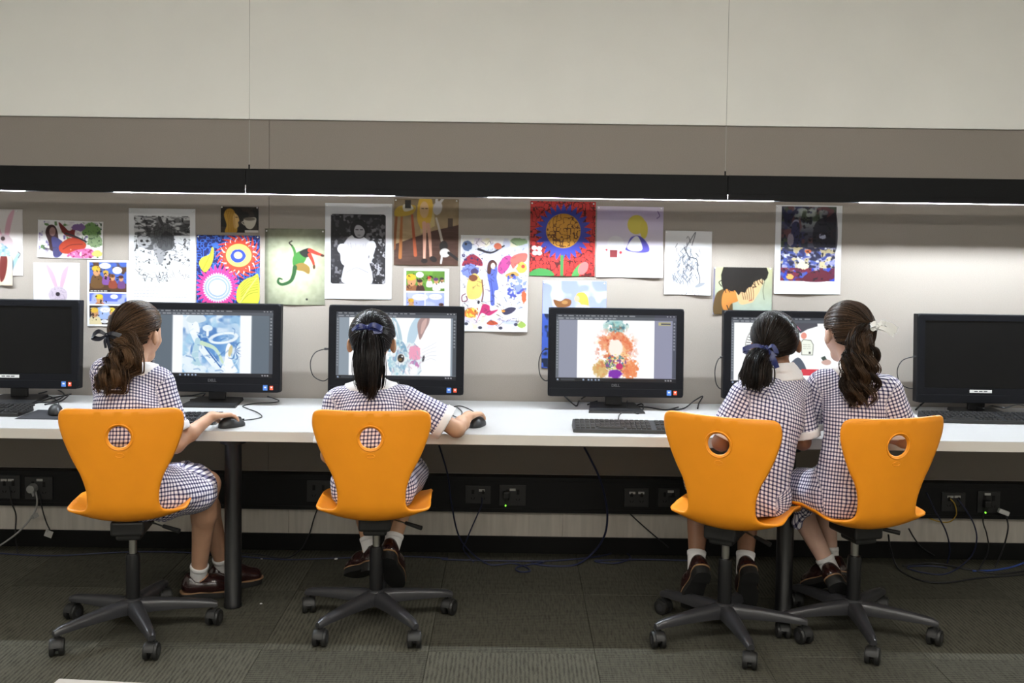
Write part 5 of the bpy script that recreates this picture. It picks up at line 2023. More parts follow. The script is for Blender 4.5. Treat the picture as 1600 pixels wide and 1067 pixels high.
def person(g):
    J = {k: np.asarray(v, float) for k, v in g['J'].items()}
    root = empty('person', (J['pel'][0], J['pel'][1], 0))
    tag(root, g['label'], 'person', 'girls in gingham dresses at the computers')
    HF = frame_of(*g['head_rot'])
    H = J['head']
    k_ = 1.0

    def hp(x, y, z):
        return H + HF @ V3(x, y, z)
    TF = frame_of(g['yaw'], 0.0)
    fw = TF[:, 1]
    # ---------------------------------------------------------------- body: one skin
    sp = [RC(J['pel'], J['waist'], .095, .082, .03, fw, .75), RC(J['waist'], J['chest'], .082, .092, .03, fw, .72), RC(J['chest'], J['neckb'] - V3(0, 0, .03), .092, .055, .03, fw, .75),
          RC(J['sh_l'], J['sh_r'], .036, .036, .03)]
    sp.append(RC(J['neckb'] - V3(0, 0, .02), hp(0, -.018, -.055), .043, .040, .02))
    sp += [EL(hp(0, -.008, .022), (.0715, .088, .083), HF, .02), RC(hp(0, .030, -.020), hp(0, .048, -.078), .056, .030, .03, HF[:, 0], .95),
           RC(hp(.030, .058, -.030), hp(.024, .058, -.042), .020, .018, .015), RC(hp(-.030, .058, -.030), hp(-.024, .058, -.042), .020, .018, .015),
           RC(hp(0, .086, .0), hp(0, .098, -.026), .006, .0095, .010), RC(hp(-.014, .080, -.055), hp(.014, .080, -.055), .006, .006, .008), RC(hp(-.012, .080, -.064), hp(.012, .080, -.064), .006, .006, .006)]
    for s in (-1, 1):
        sp.append(EL(hp(s * .0815, -.013, -.016), (.0075, .0165, .0275), HF @ np.array(Matrix.Rotation(s * .45, 3, 'Z')), .006))
        sp.append(RC(hp(s * .072, -.006, -.006), hp(s * .078, -.010, -.026), .011, .009, .010))
    for s in ('l', 'r'):
        sp += [RC(J['sh_' + s], J['el_' + s], .035, .029, .02), RC(J['el_' + s], J['el_' + s] * .6 + J['wr_' + s] * .4, .029, .0275, .015), RC(J['el_' + s] * .6 + J['wr_' + s] * .4, J['wr_' + s], .0275, .0185, .015)]
        sp += [RC(J['hip_' + s], J['kn_' + s], .066, .047, .03), RC(J['kn_' + s], J['kn_' + s] * .68 + J['an_' + s] * .32, .046, .045, .02), RC(J['kn_' + s] * .68 + J['an_' + s] * .32, J['an_' + s], .045, .026, .02)]
        td = nrm(g['toe_' + s])
        sp.append(RC(J['an_' + s] - V3(0, 0, .0), J['an_' + s] + td * .05 - nrm(g['up_' + s]) * .03, .026, .022, .02))
        sp += hand_prims(J['wr_' + s], V3(*g['hd_' + s]), V3(*g['hn_' + s]), 1 if s == 'r' else -1, g.get('curl_' + s, .5))
    lo = np.min([p.box()[0] for p in sp], 0) - .03
    hi = np.max([p.box()[1] for p in sp], 0) + .03
    fb = Field(lo, hi, 0.0036, 0.05)
    for p in sp:
        fb.add(p)
    V, Fc = surface_net(fb.F, fb.lo, fb.h)
    body = put('body', pmesh('body', relax(V, Fc, 1), Fc), g['skin'], root)
    for s in (-1, 1):
        e = hp(s * .030, .0665, -.004)
        bm = bmesh.new()
        bmesh.ops.create_uvsphere(bm, u_segments=14, v_segments=10, radius=.0115)
        bmesh.ops.translate(bm, vec=Vector(e), verts=bm.verts)
        eye = put('eye', from_bm('eye', bm), M_COLLAR, root)
        bm = bmesh.new()
        bmesh.ops.create_uvsphere(bm, u_segments=12, v_segments=8, radius=.0062)
        bmesh.ops.translate(bm, vec=Vector(e + HF[:, 1] * .0062), verts=bm.verts)
        put('iris', from_bm('iris', bm), mat('dark_iris', (.03, .015, .01, 1), .2), eye)
    # ---------------------------------------------------------------- dress
    fat = g.get('fat', 1.0)
    tor = [RC(J['pel'] + V3(0, 0, -.005), J['waist'], .122 * fat, .108 * fat, .05, fw, .80), RC(J['waist'], J['chest'], .110 * fat, .116 * fat, .04, fw, .74), RC(J['chest'], J['neckb'] - V3(0, 0, g.get('ndrop', .060)), .116 * fat, .075, .04, fw, .72),
           RC(J['sh_l'] + (J['sh_r'] - J['sh_l']) * .06, J['sh_r'] + (J['sh_l'] - J['sh_r']) * .06, .051, .051, .045)]
    slv, cuts = {}, {}
    for s in ('l', 'r'):
        a, b = J['sh_' + s], J['el_' + s]
        e = a + (b - a) * g.get('slen', .78)
        slv[s] = RC(a + (b - a) * .04, e, .050, g.get('sflare', .059), .022)
        cuts[s] = (e, nrm(b - a))
    thi = {}
    for s in ('l', 'r'):
        a, b = J['hip_' + s], J['kn_' + s]
        thi[s] = RC(a, a + (b - a) * g.get('hem', .86), .090, .076, .05)
    extra = [RC(*q) for q in g.get('drape', [])]
    allp = tor + list(slv.values()) + list(thi.values()) + extra
    lo = np.min([p.box()[0] for p in allp], 0) - .03
    hi = np.max([p.box()[1] for p in allp], 0) + .03
    fd = Field(lo, hi, 0.0048, 0.08)
    for p in tor + list(thi.values()) + extra + list(slv.values()):
        fd.add(p)
    P = fd.pts()
    ph = g.get('seed', 0)
    wr = (0.0030 * np.sin(P[..., 0] * 46 + P[..., 2] * 30 + 2 * np.sin(P[..., 2] * 21 + ph) + ph) * np.sin(P[..., 2] * 17 + P[..., 1] * 25 + ph * 2)
          + 0.0018 * np.sin(P[..., 0] * 95 - P[..., 2] * 70 + 3 * np.sin(P[..., 2] * 33 + ph)))
    low = np.clip((J['chest'][2] - P[..., 2]) / .22, 0.25, 1.0)
    fd.F += (wr * low).astype(np.float32)
    # pleat at the centre of the back
    loc = (P - J['chest']) @ TF
    fd.F += (0.004 * np.exp(-((loc[..., 0] - g.get('pleat', 0.0)) / .006) ** 2) * (loc[..., 1] < 0)).astype(np.float32)
    cuff_f = np.full(fd.F.shape, 1.0, np.float32)
    for s in ('l', 'r'):
        e, ax = cuts[s]
        pl_ = (P - e) @ ax
        near = slv[s].d(P) < 0.03
        tdist = np.minimum.reduce([q.d(P) for q in tor[1:3]])
        only = near & (slv[s].d(P) < tdist - 0.004)
        fd.F = np.where(only, np.maximum(fd.F, pl_), fd.F).astype(np.float32)
        cuff_f = np.minimum(cuff_f, np.maximum.reduce([slv[s].d(P) - .0055, np.abs(pl_ + .011) - .0145, np.where(only | (slv[s].d(P) < .012), -1.0, 1.0)])).astype(np.float32)
    nb = J['neckb']
    nax = nrm(hp(0, -.018, -.055) - (nb - V3(0, 0, .03)))
    q = P - nb
    al = q @ nax
    rad = np.sqrt(np.maximum((q * q).sum(-1) - al ** 2, 0))
    fd.F = np.maximum(fd.F, -np.maximum(rad - .047, -al - .06)).astype(np.float32)      # neck opening
    for s in ('l', 'r'):      # hem
        a, b = J['hip_' + s], J['kn_' + s]
        ax = nrm(b - a)
        e = a + (b - a) * g.get('hem', .86)
        fd.F = np.where(thi[s].d(P) < 0.05, np.maximum(fd.F, (P - e) @ ax - .030), fd.F).astype(np.float32)
    seat = g.get('seat_z', .415)
    fd.F = np.maximum(fd.F, np.where(loc[..., 1] < .25, seat - P[..., 2], -1) if not extra else np.where((P[..., 2] < seat) & (np.minimum.reduce([x.d(P) for x in extra]) > .012), seat - P[..., 2], -1)).astype(np.float32)
    V, Fc = surface_net(fd.F, fd.lo, fd.h)
    V = relax(V, Fc, 2)
    dt = np.minimum.reduce([p.d(V) for p in tor])
    lab = np.zeros(len(V), int)
    ds = {s: slv[s].d(V) for s in slv}
    dth = np.minimum(thi['l'].d(V), thi['r'].d(V))
    for i, s in enumerate(('l', 'r')):
        side = ((V - J['sh_' + s]) @ nrm(J['sh_' + s] - J['sh_r' if s == 'l' else 'sh_l'])) > -.006
        lab[(ds[s] < dt - .002) & side] = 1 + i
    lab[(lab == 0) & (dth < dt) & (V[:, 2] < J['waist'][2] - .02)] = 3
    for x in extra:
        lab[(lab == 0) & (x.d(V) < dt - .01)] = 3
    UV = np.zeros((len(V), 2))
    L = (V - J['chest']) @ TF
    dep = np.maximum(0, L[:, 1] + .075)
    UV[:, 0] = L[:, 0] + np.sign(L[:, 0]) * .85 * dep
    tax = nrm(J['neckb'] - J['pel'])
    UV[:, 1] = (V - J['pel']) @ tax + .55 * np.maximum(0, L[:, 1] + .06) * np.clip((V[:, 2] - J['chest'][2]) / .08, 0, 1)
    UV[:, 0] += .03 * np.sin(V[:, 2] * 9 + ph)*.35
    for i, s in enumerate(('l', 'r')):
        m_ = lab == 1 + i
        ax = cuts[s][1]
        e1 = nrm(np.cross(ax, V3(0, 1, 0.2)))
        e2 = np.cross(ax, e1)
        q = V[m_] - J['sh_' + s]
        ang = np.arctan2(q @ e2, q @ e1)
        back = math.atan2(V3(0, 1, 0) @ e2, V3(0, 1, 0) @ e1)
        ang = (ang - back) % (2 * PI)
        UV[m_, 0] = ang * .054
        UV[m_, 1] = q @ ax
    m_ = lab == 3
    s_near = thi['r'].d(V) < thi['l'].d(V)
    for s, sel in (('l', m_ & ~s_near), ('r', m_ & s_near)):
        ax = nrm(J['kn_' + s] - J['hip_' + s])
        e1 = nrm(np.cross(ax, V3(0, 0, 1)))
        e2 = np.cross(ax, e1)
        q = V[sel] - J['hip_' + s]
        UV[sel, 0] = np.arctan2(q @ e1, -(q @ e2)) * .085
        UV[sel, 1] = q @ ax
    fl = np.array(lab)[Fc]
    flab = np.where(fl[:, 0] == fl[:, 2], fl[:, 0], fl.max(1))
    for li in (1, 2):      # a sleeve is one piece: stray islands go to the bodice
        sel = np.where(flab == li)[0]
        cc = np.arange(len(V))
        for _ in range(400):
            mn = cc[Fc[sel]].min(1)
            new = cc.copy()
            for c_ in range(4):
                np.minimum.at(new, Fc[sel][:, c_], mn)
            if (new == cc).all():
                break
            cc = new
        if len(sel):
            f0 = cc[Fc[sel][:, 0]]
            vals, n_ = np.unique(f0, return_counts=True)
            flab[sel[f0 != vals[n_.argmax()]]] = 0
    dress = None
    for li, nm in ((0, 'dress'), (1, 'sleeve'), (2, 'sleeve'), (3, 'skirt')):
        ff = Fc[flab == li]
        if not len(ff):
            continue
        used = np.unique(ff)
        mp = np.zeros(len(V), int)
        mp[used] = np.arange(len(used))
        me = pmesh(nm, V[used], mp[ff])
        uvl = me.uv_layers.new(name='UVMap')
        u_ = UV[ff.reshape(-1)].reshape(-1, 4, 2)
        # keep a face's corners on one branch of the wrap
        for c_ in (0,):
            ref = u_[:, :1, 0]
            wrap = 2 * PI * (.054 if li in (1, 2) else .085)
            if li:
                dlt = u_[:, :, 0] - ref
                u_[:, :, 0] = np.where(dlt > wrap / 2, u_[:, :, 0] - wrap, np.where(dlt < -wrap / 2, u_[:, :, 0] + wrap, u_[:, :, 0]))
        uvl.data.foreach_set('uv', u_.reshape(-1).astype(np.float32))
        o = put(nm, me, M_GING, dress or root)
        if dress is None:
            dress = o
    # white cuffs and collar
    Vc, Fcc = surface_net(cuff_f, fd.lo, fd.h)
    if len(Vc):
        sidev = (Vc - (J['sh_l'] + J['sh_r']) / 2) @ nrm(J['sh_r'] - J['sh_l']) > 0
        for sd in (False, True):
            ff = Fcc[(sidev[Fcc] == sd).all(1)]
            if len(ff):
                used = np.unique(ff)
                mp = np.zeros(len(Vc), int)
                mp[used] = np.arange(len(used))
                put('cuff', pmesh('cuff', relax(Vc[used], mp[ff], 1), mp[ff]), M_COLLAR, dress)
    ql = (P - nb) @ TF
    cr = g.get('collar', .078)
    base_f = fd.F
    shell = np.maximum(np.maximum(base_f - .006, rad - cr - .010 * np.abs(ql[..., 0]) / .05), -(rad - .046))
    shell = np.maximum(shell, al - .030)
    shell = np.maximum(shell, -al - .050)
    stand = np.maximum(np.abs(rad - (.050 + .18 * np.maximum(0, .016 - al))) - .005, np.abs(al - .000) - .017)
    colf = np.minimum(shell, stand)
    colf = np.maximum(colf, np.where((ql[..., 1] > .03) & (np.abs(ql[..., 0]) < .012), 1, -1))
    Vc, Fcc = surface_net(colf.astype(np.float32), fd.lo, fd.h)
    put('collar', pmesh('collar', relax(Vc, Fcc, 2), Fcc), M_COLLAR, dress)
    if g.get('tab'):
        px_, py_, wpx, hpx = g['tab']
        for Y in np.arange(-1.15, -.7, .003):
            q = np.array(at(px_, py_, Y))
            if min(x.d(q) for x in tor) < .004:
                break
        n_ = 28
        sc = 1 / 430.
        o2 = [(wpx * .5 * sc * max(-.72, math.cos(a)), hpx * .5 * sc * math.sin(a)) for a in np.arange(n_) * 2 * PI / n_]
        V_ = [(q[0] + a, q[1] - .006, q[2] + b) for a, b in o2] + [(q[0] + a, q[1] + .012, q[2] + b) for a, b in o2]
        me = pmesh('belt_tab', V_, [tuple(range(n_ - 1, -1, -1)), tuple(range(n_, 2 * n_))] + [(i, (i + 1) % n_, n_ + (i + 1) % n_, n_ + i) for i in range(n_)])
        uvl = me.uv_layers.new(name='UVMap')
        uvl.data.foreach_set('uv', np.array([(V_[l.vertex_index][0] * .8 + V_[l.vertex_index][2] * .6, V_[l.vertex_index][2] * .8 - V_[l.vertex_index][0] * .6) for l in me.loops], np.float32).ravel())
        put('belt_tab', me, M_GING, dress, smooth=False)
        V_, F_ = tube_arrays(np.array([(q[0] + a, q[1] - .006, q[2] + b) for a, b in o2 + o2[:1]]), .0022, 6, False)
        put('white_piping', pmesh('white_piping', V_, F_), M_COLLAR, dress)
    # ---------------------------------------------------------------- socks and shoes
    for s in ('l', 'r'):
        A, K = J['an_' + s], J['kn_' + s]
        up = nrm(K - A)
        rr = [.0300, .0305, .0310, .0318, .0326, .0330]
        hts = [-.03, 0, .012, .026, .040, .046]
        ring = np.array([A + up * h for h in hts])
        V_, F_ = tube_arrays(ring, np.array(rr) + .001, 20, True)
        sock = put('sock', pmesh('sock', V_, F_), M_SOCK, root)
        V_, F_ = tube_arrays(np.array([A + up * .036, A + up * .042, A + up * .051, A + up * .053]), np.array([.0340, .0355, .0355, .034]), 20, True)
        put('sock_cuff', pmesh('sock_cuff', V_, F_), M_SOCK, sock)
        shoe(root, A, g['toe_' + s], g['up_' + s], 1 if s == 'r' else -1)
    # ---------------------------------------------------------------- hair
    hm = g['hair']
    rs = np.random.RandomState(40 + g.get('seed', 0))
    HC = hp(0, -.010, .020)
    T_l = nrm(np.asarray(g['tie']) / HAIR_R)           # tie direction, in normalised head space
    pn = nrm(V3(0, -.80, .60))
    p0 = V3(0, .062, .040)
    fh = Field(HC - .14, HC + .14, .0042, .05)
    fh.add(EL(HC, HAIR_R - .003, HF, .01))
    Pl = (fh.pts() - HC) @ HF
    ears = -(np.sqrt(((Pl[..., 1] + .002) / .026) ** 2 + ((Pl[..., 2] + .038) / .036) ** 2) - 1) * .02
    hairline = -((Pl - p0) @ pn)
    cut = np.maximum(fh.F, hairline)
    cut = np.maximum(cut, ears)
    cut = np.maximum(cut, -.072 - Pl[..., 2] + 0.25 * np.abs(Pl[..., 0]))
    Vh, Fh_ = surface_net(cut.astype(np.float32), fh.lo, fh.h)
    me = pmesh('hair', relax(Vh, Fh_, 2), Fh_)
    me.attributes.new('shade', 'FLOAT', 'POINT').data.foreach_set('value', np.full(len(Vh), .12, np.float32))
    hair = put('hair', me, mat('hair_underlayer_%d' % g['seed'], tuple(c * .8 for c in hm.node_tree.nodes['Color Ramp'].color_ramp.elements[0].color[:3]) + (1,), .75, spec=.08), root)
    N = 2300
    st = []
    while len(st) < N:
        d = nrm(rs.normal(size=3))
        pos = d * HAIR_R
        e = (pos - p0) @ pn
        if e < 0.0 or pos[2] < -.070 + .25 * abs(pos[0]) or ((pos[1] + .002) / .026) ** 2 + ((pos[2] + .038) / .036) ** 2 < 1:
            continue
        if rs.rand() > .25 + .75 * math.exp(-e / .05):
            continue
        st.append(d)
    st = np.array(st)
    n = 14
    tt = np.linspace(0, 1, n)
    om = np.arccos(np.clip(st @ T_l, -.999, .999))
    A_ = np.sin((1 - tt)[None] * om[:, None]) / np.sin(om)[:, None]
    B_ = np.sin(tt[None] * om[:, None]) / np.sin(om)[:, None]
    dirs = A_[..., None] * st[:, None] + B_[..., None] * T_l
    lift = 1.0 + (rs.rand(N)[:, None] * .022) * np.sin(tt * PI)[None] ** .7 + .012 * rs.rand(N)[:, None] + .03 * tt[None] ** 6 - .022 * (tt[None] < .03)
    paths = (dirs * HAIR_R) * lift[..., None]
    hit = ((((paths[..., 1] + .002) / .024) ** 2 + ((paths[..., 2] + .038) / .033) ** 2 < 1) & (np.abs(paths[..., 0]) > .05)).any(1)
    paths = paths[~hit]
    N = len(paths)
    paths += (rs.normal(size=(N, 1, 3)) * .004) * (tt ** 2)[None, :, None]
    W_ = HC + paths @ HF.T
    rad_ = np.broadcast_to(.0017 * (1 - .25 * tt)[None], (N, n)) * (.7 + .7 * rs.rand(N))[:, None]
    shades = np.clip(rs.normal(.34, .28, N), 0, 1)
    put('hair_strands', strand_mesh('hair_strands', W_, rad_, shades), hm, hair)['kind'] = 'stuff'
    # flyaway wisps
    # ponytail
    pts = [np.asarray(p, float) for p in g['tail']]
    tie_w = HC + HF @ (T_l * HAIR_R * 1.05)
    G = catmull([tie_w - (pts[0] - tie_w) * .2, tie_w] + pts, 10)
    G = G[10:]
    seg = np.concatenate([[0], np.cumsum(np.linalg.norm(np.diff(G, axis=0), axis=1))])
    NS = g.get('tail_n', 620)
    ncl = g.get('clumps', 26)
    n = 34
    cl = rs.randint(0, ncl, NS)
    clo = np.stack([np.sqrt(rs.rand(ncl)) * 1.0, rs.rand(ncl) * 2 * PI], 1)
    cph = rs.rand(ncl) * 2 * PI
    cfr = g.get('wave_f', 4.0) * (0.8 + .4 * rs.rand(ncl))
    cln = rs.uniform(.80, 1.0, ncl)
    WA = g.get('wave', 0.0)
    tp = np.array(g['tail_w'])
    paths = np.zeros((NS, n, 3))
    view = V3(0, 1, 0)
    for i in range(NS):
        c_ = cl[i]
        L_ = seg[-1] * (cln[c_] * rs.uniform(.92, 1.0))
        sl = np.linspace(0, L_, n)
        cen = np.stack([np.interp(sl, seg, G[:, d]) for d in range(3)], 1)
        tg = np.gradient(cen, axis=0)
        tg /= np.linalg.norm(tg, axis=1)[:, None]
        sx = np.cross(tg, view)
        sx /= np.linalg.norm(sx, axis=1)[:, None] + 1e-9
        sy = np.cross(sx, tg)
        u = sl / seg[-1]
        w_ = np.interp(u, np.linspace(0, 1, len(tp)), tp)
        ro, an = clo[c_]
        own = rs.normal(size=2) * .13
        ox = ro * math.cos(an) + own[0]
        oy = ro * math.sin(an) + own[1]
        phs = cph[c_] + rs.normal() * .22
        wv = WA * np.clip(u * 2.2, 0, 1)
        ww = 2 * PI * cfr[c_] * u + phs
        paths[i] = cen + sx * (ox * w_ + wv * np.cos(ww))[:, None] + sy * (oy * w_ * .62 + wv * np.sin(ww))[:, None]
    rad_ = (.00145 * (1 - .45 * np.linspace(0, 1, n) ** 3))[None] * (.75 + .6 * rs.rand(NS))[:, None]
    sh_c = np.clip(rs.normal(.42, .30, ncl), 0, 1)
    sh = np.clip(sh_c[cl] + rs.normal(0, .14, NS), 0, 1)
    put('ponytail', strand_mesh('ponytail', paths, rad_, sh), hm, hair)['kind'] = 'stuff'
    # hair tie and ribbon
    td = nrm(pts[0] - tie_w)
    a1 = nrm(np.cross(td, V3(0, 1, 0)))
    a2 = np.cross(td, a1)
    rg = np.array([tie_w + td * .004 + (math.cos(a) * a1 + math.sin(a) * a2) * g.get('tie_r', .017) for a in np.linspace(0, 2 * PI, 25)])
    V_, F_ = tube_arrays(rg, .0055, 8, False)
    band = put('hair_tie', pmesh('hair_tie', V_, F_), g['ribbon_mat'], hair)
    for pth, wid, wdir in g['ribbon']:
        kn_ = tie_w + td * .004 + HF @ V3(0, -.034, .004)
        ribbon_strip('ribbon', [kn_ + HF @ V3(*p) for p in pth], wid, HF @ V3(*wdir), g['ribbon_mat'], hair)
    bm = bmesh.new()
    bmesh.ops.create_icosphere(bm, subdivisions=2, radius=.009)
    bmesh.ops.translate(bm, vec=Vector(tie_w + td * .004 + HF @ V3(0, -.034, .004)), verts=bm.verts)
    put('ribbon_knot', from_bm('ribbon_knot', bm), g['ribbon_mat'], hair)
    return root
SK1 = skin_mat('tan_skin', (0.47, 0.27, 0.175, 1))
SK2 = skin_mat('warm_skin', (0.46, 0.265, 0.165, 1))
SK3 = skin_mat('brown_skin', (0.25, 0.125, 0.075, 1))
SK4 = skin_mat('fair_skin', (0.56, 0.36, 0.28, 1))
HB = hair_mat('brown_hair', (0.012, 0.0065, 0.004, 1), (0.105, 0.058, 0.030, 1))
HB4 = hair_mat('dark_brown_hair', (0.010, 0.006, 0.004, 1), (0.090, 0.052, 0.030, 1))
HK = hair_mat('black_hair', (0.0025, 0.0022, 0.0024, 1), (0.020, 0.016, 0.015, 1), .28)
HK3 = hair_mat('brown_black_hair', (0.003, 0.0023, 0.002, 1), (0.026, 0.018, 0.014, 1), .28)


def tails(pp, Ys):
    return [np.array(at(x, y, Y)) for (x, y), Y in zip(pp, Ys)]


G1 = dict(
    label='leftmost girl in gingham dress with curly brown ponytail and dark ribbon', seed=1, skin=SK1, hair=HB, yaw=.30, head_rot=(.30, .06, -.04),
    J=dict(pel=(-1.325, -.95, .515), waist=(-1.345, -.945, .62), chest=(-1.350, -.925, .790), neckb=(-1.338, -.880, .925), head=(-1.338, -.845, 1.048),
           sh_l=(-1.425, -.930, .922), sh_r=(-1.250, -.880, .880), el_l=(-1.445, -.80, .735), wr_l=(-1.37, -.63, .716), el_r=(-1.192, -.885, .655), wr_r=(-1.104, -.742, .732),
           hip_l=(-1.365, -.93, .50), hip_r=(-1.255, -.955, .50), kn_l=(-1.175, -.66, .475), kn_r=(-1.125, -.735, .475), an_l=(-1.128, -.50, .082), an_r=(-1.196, -.605, .082)),
    hd_l=(.4, .9, -.02), hn_l=(0, .1, 1), curl_l=.2, hd_r=(.62, .78, -.06), hn_r=(-.10, .15, 1), curl_r=.62,
    toe_l=(.93, .36, 0), up_l=(0, 0, 1), toe_r=(.93, .30, 0), up_r=(0, 0, 1),
    tie=(-.022, -.092, -.022), tail=tails([(200, 548), (191, 568), (178, 588), (164, 605), (153, 616)], (-.985, -1.01, -1.03, -1.04, -1.045)), tail_w=(.020, .040, .052, .056, .046, .020), wave=.014, wave_f=3.6, tail_n=640, clumps=30,
    ribbon_mat=M_NAVYD, ribbon=[([(0, 0, 0), (-.025, -.008, .012), (-.052, -.002, -.006), (-.028, .002, -.012), (0, 0, 0)], (.008, .014, .018, .014, .008), (0, .2, 1)),
                                ([(0, 0, 0), (.022, -.008, .006), (.048, .004, -.002), (.024, .004, -.006), (0, 0, 0)], (.008, .012, .014, .012, .008), (0, .2, 1)),
                                ([(0, 0, 0), (.012, -.010, -.020), (.020, -.008, -.052)], (.008, .012, .010), (1, 0, .2)),
                                ([(0, 0, 0), (.002, -.012, -.018), (.006, -.012, -.040)], (.008, .010, .009), (1, 0, .2))],
    collar=.068, drape=[((-1.225, -.915, .468), (-1.135, -.79, .455), .070, .060, .04), ((-1.165, -.925, .474), (-1.118, -.83, .458), .050, .050, .03)], hem=.80, seat_z=.412)

G2 = dict(
    label='girl with straight black ponytail working at the rabbit screen', seed=2, skin=SK2, hair=HK, yaw=.02, head_rot=(.0, .10, .0),
    J=dict(pel=(-.49, -.845, .515), waist=(-.492, -.84, .62), chest=(-.502, -.815, .755), neckb=(-.510, -.775, .872), head=(-.513, -.735, 1.018),
           sh_l=(-.632, -.795, .805), sh_r=(-.388, -.795, .815), el_l=(-.652, -.835, .615), wr_l=(-.60, -.70, .575), el_r=(-.195, -.79, .706), wr_r=(-.156, -.668, .734),
           hip_l=(-.555, -.83, .50), hip_r=(-.425, -.83, .50), kn_l=(-.60, -.53, .49), kn_r=(-.385, -.53, .49), an_l=(-.520, -.675, .215), an_r=(-.440, -.70, .235)),
    hd_l=(.3, .9, -.1), hn_l=(0, .1, 1), hd_r=(.30, .95, -.06), hn_r=(-.05, .15, 1), curl_r=.62,
    toe_l=(-.55, .72, -.42), up_l=(.15, .45, .9), toe_r=(.10, .62, -.78), up_r=(0, .78, .6),
    tie=(0, -.097, .030), tail=tails([(577, 545), (577, 565), (577, 590), (576, 612), (573, 625)], (-.885, -.905, -.915, -.915, -.912)), tail_w=(.022, .052, .058, .058, .052, .034), wave=.0025, wave_f=1.2, tail_n=760, clumps=34,
    ribbon_mat=M_NAVY, ribbon=[([(0, 0, .0), (-.022, -.010, .006), (-.048, .004, -.010)], (.010, .012, .010), (0, .3, 1)), ([(0, 0, .0), (-.018, -.010, .0), (-.040, .0, -.004), (-.018, .002, -.004), (0, 0, 0)], (.008, .010, .012, .010, .008), (0, .3, 1)),
                               ([(0, 0, .0), (.020, -.010, .008), (.045, .004, -.006), (.022, .004, -.012), (0, 0, 0)], (.010, .016, .020, .016, .010), (0, .3, 1))],
    slen=.80, sflare=.060, seat_z=.436)

G3 = dict(
    label='dark-haired girl with blue ribbon on the left of the sharing pair', seed=3, skin=SK3, hair=HK3, yaw=.30, head_rot=(.10, .10, -.10),
    J=dict(pel=(.845, -.905, .515), waist=(.885, -.895, .62), chest=(.925, -.865, .790), neckb=(.972, -.822, .950), head=(.962, -.785, 1.038),
           sh_l=(.835, -.865, .858), sh_r=(1.040, -.815, .868), el_l=(.758, -.86, .685), wr_l=(.82, -.67, .712), el_r=(1.068, -.80, .680), wr_r=(1.055, -.62, .712),
           hip_l=(.78, -.90, .50), hip_r=(.91, -.90, .50), kn_l=(.735, -.59, .49), kn_r=(.935, -.58, .49), an_l=(.697, -.765, .205), an_r=(.880, -.755, .200)),
    hd_l=(.3, .9, -.1), hn_l=(0, .1, 1), hd_r=(0, 1, -.1), hn_r=(0, .1, 1),
    toe_l=(-.14, .50, -.85), up_l=(0, .85, .5), toe_r=(.04, .48, -.87), up_r=(0, .87, .48),
    tie=(-.048, -.080, -.040), tail=tails([(1187, 566), (1183, 584), (1180, 600), (1178, 613)], (-.945, -.965, -.975, -.98)), tail_w=(.020, .042, .052, .058, .046), wave=.003, wave_f=1.5, tail_n=700, clumps=26,
    ribbon_mat=M_NAVY, ribbon=[([(0, 0, 0), (-.028, -.008, .012), (-.060, .0, .002), (-.030, .0, -.008), (0, 0, 0)], (.008, .012, .016, .012, .008), (0, .2, 1)),
                               ([(0, 0, 0), (.014, -.012, .008), (.022, -.014, -.012), (.010, -.010, -.010), (0, 0, 0)], (.008, .012, .014, .012, .008), (.6, 0, .8)),
                               ([(0, 0, 0), (.012, -.014, -.022), (.020, -.012, -.050)], (.010, .014, .015), (1, 0, .2)),
                               ([(0, 0, 0), (.004, -.012, -.020), (.006, -.012, -.044)], (.008, .012, .013), (1, 0, .2))],
    slen=.86, sflare=.062, fat=1.02, collar=.062, ndrop=.040, seat_z=.452)

G4 = dict(
    label='girl with long wavy brown ponytail tied in a white ribbon', seed=4, skin=SK4, hair=HB4, yaw=-.38, head_rot=(-.22, .06, .05),
    J=dict(pel=(1.215, -.865, .515), waist=(1.225, -.865, .62), chest=(1.245, -.85, .800), neckb=(1.243, -.822, .978), head=(1.222, -.785, 1.078),
           sh_l=(1.132, -.80, .895), sh_r=(1.352, -.865, .885), el_l=(1.115, -.72, .715), wr_l=(1.17, -.55, .715), el_r=(1.425, -.84, .700), wr_r=(1.33, -.68, .714),
           hip_l=(1.155, -.85, .50), hip_r=(1.265, -.84, .50), kn_l=(1.06, -.64, .475), kn_r=(1.215, -.56, .475), an_l=(1.210, -.725, .180), an_r=(1.235, -.640, .185)),
    hd_l=(.1, .95, -.1), hn_l=(0, .1, 1), hd_r=(-.5, .8, -.1), hn_r=(0, .1, 1),
    toe_l=(.52, .55, -.58), up_l=(-.40, .45, .85), toe_r=(-.55, .68, -.45), up_r=(.1, .5, .85),
    tie=(.034, -.090, .008), tail=tails([(1346, 534), (1346, 556), (1344, 585), (1345, 615), (1346, 640)], (-.925, -.945, -.955, -.96, -.965)), tail_w=(.022, .040, .050, .058, .055, .030), wave=.014, wave_f=3.2, tail_n=680, clumps=30,
    ribbon_mat=M_WRIB, ribbon=[([(0, 0, 0), (-.012, -.010, .012), (-.026, -.006, .0), (-.014, .0, -.010), (0, 0, 0)], (.010, .016, .018, .014, .010), (.3, .2, 1)),
                               ([(0, 0, 0), (.014, -.008, .014), (.030, -.004, .006), (.016, .0, -.006), (0, 0, 0)], (.010, .018, .022, .016, .010), (.3, .2, 1)),
                               ([(0, 0, 0), (.028, -.004, .010), (.058, .004, .004), (.086, .010, -.010)], (.010, .018, .024, .024), (.2, .2, 1)),
                               ([(0, 0, 0), (.020, -.010, -.004), (.046, -.008, -.014), (.066, -.004, -.026)], (.010, .016, .020, .018), (.3, .2, 1))],
    drape=[((1.105, -.75, .475), (1.078, -.73, .357), .042, .019, .03)], hem=.84, seat_z=.436, slen=.84, collar=.070, tab=(1318, 690, 19, 21))

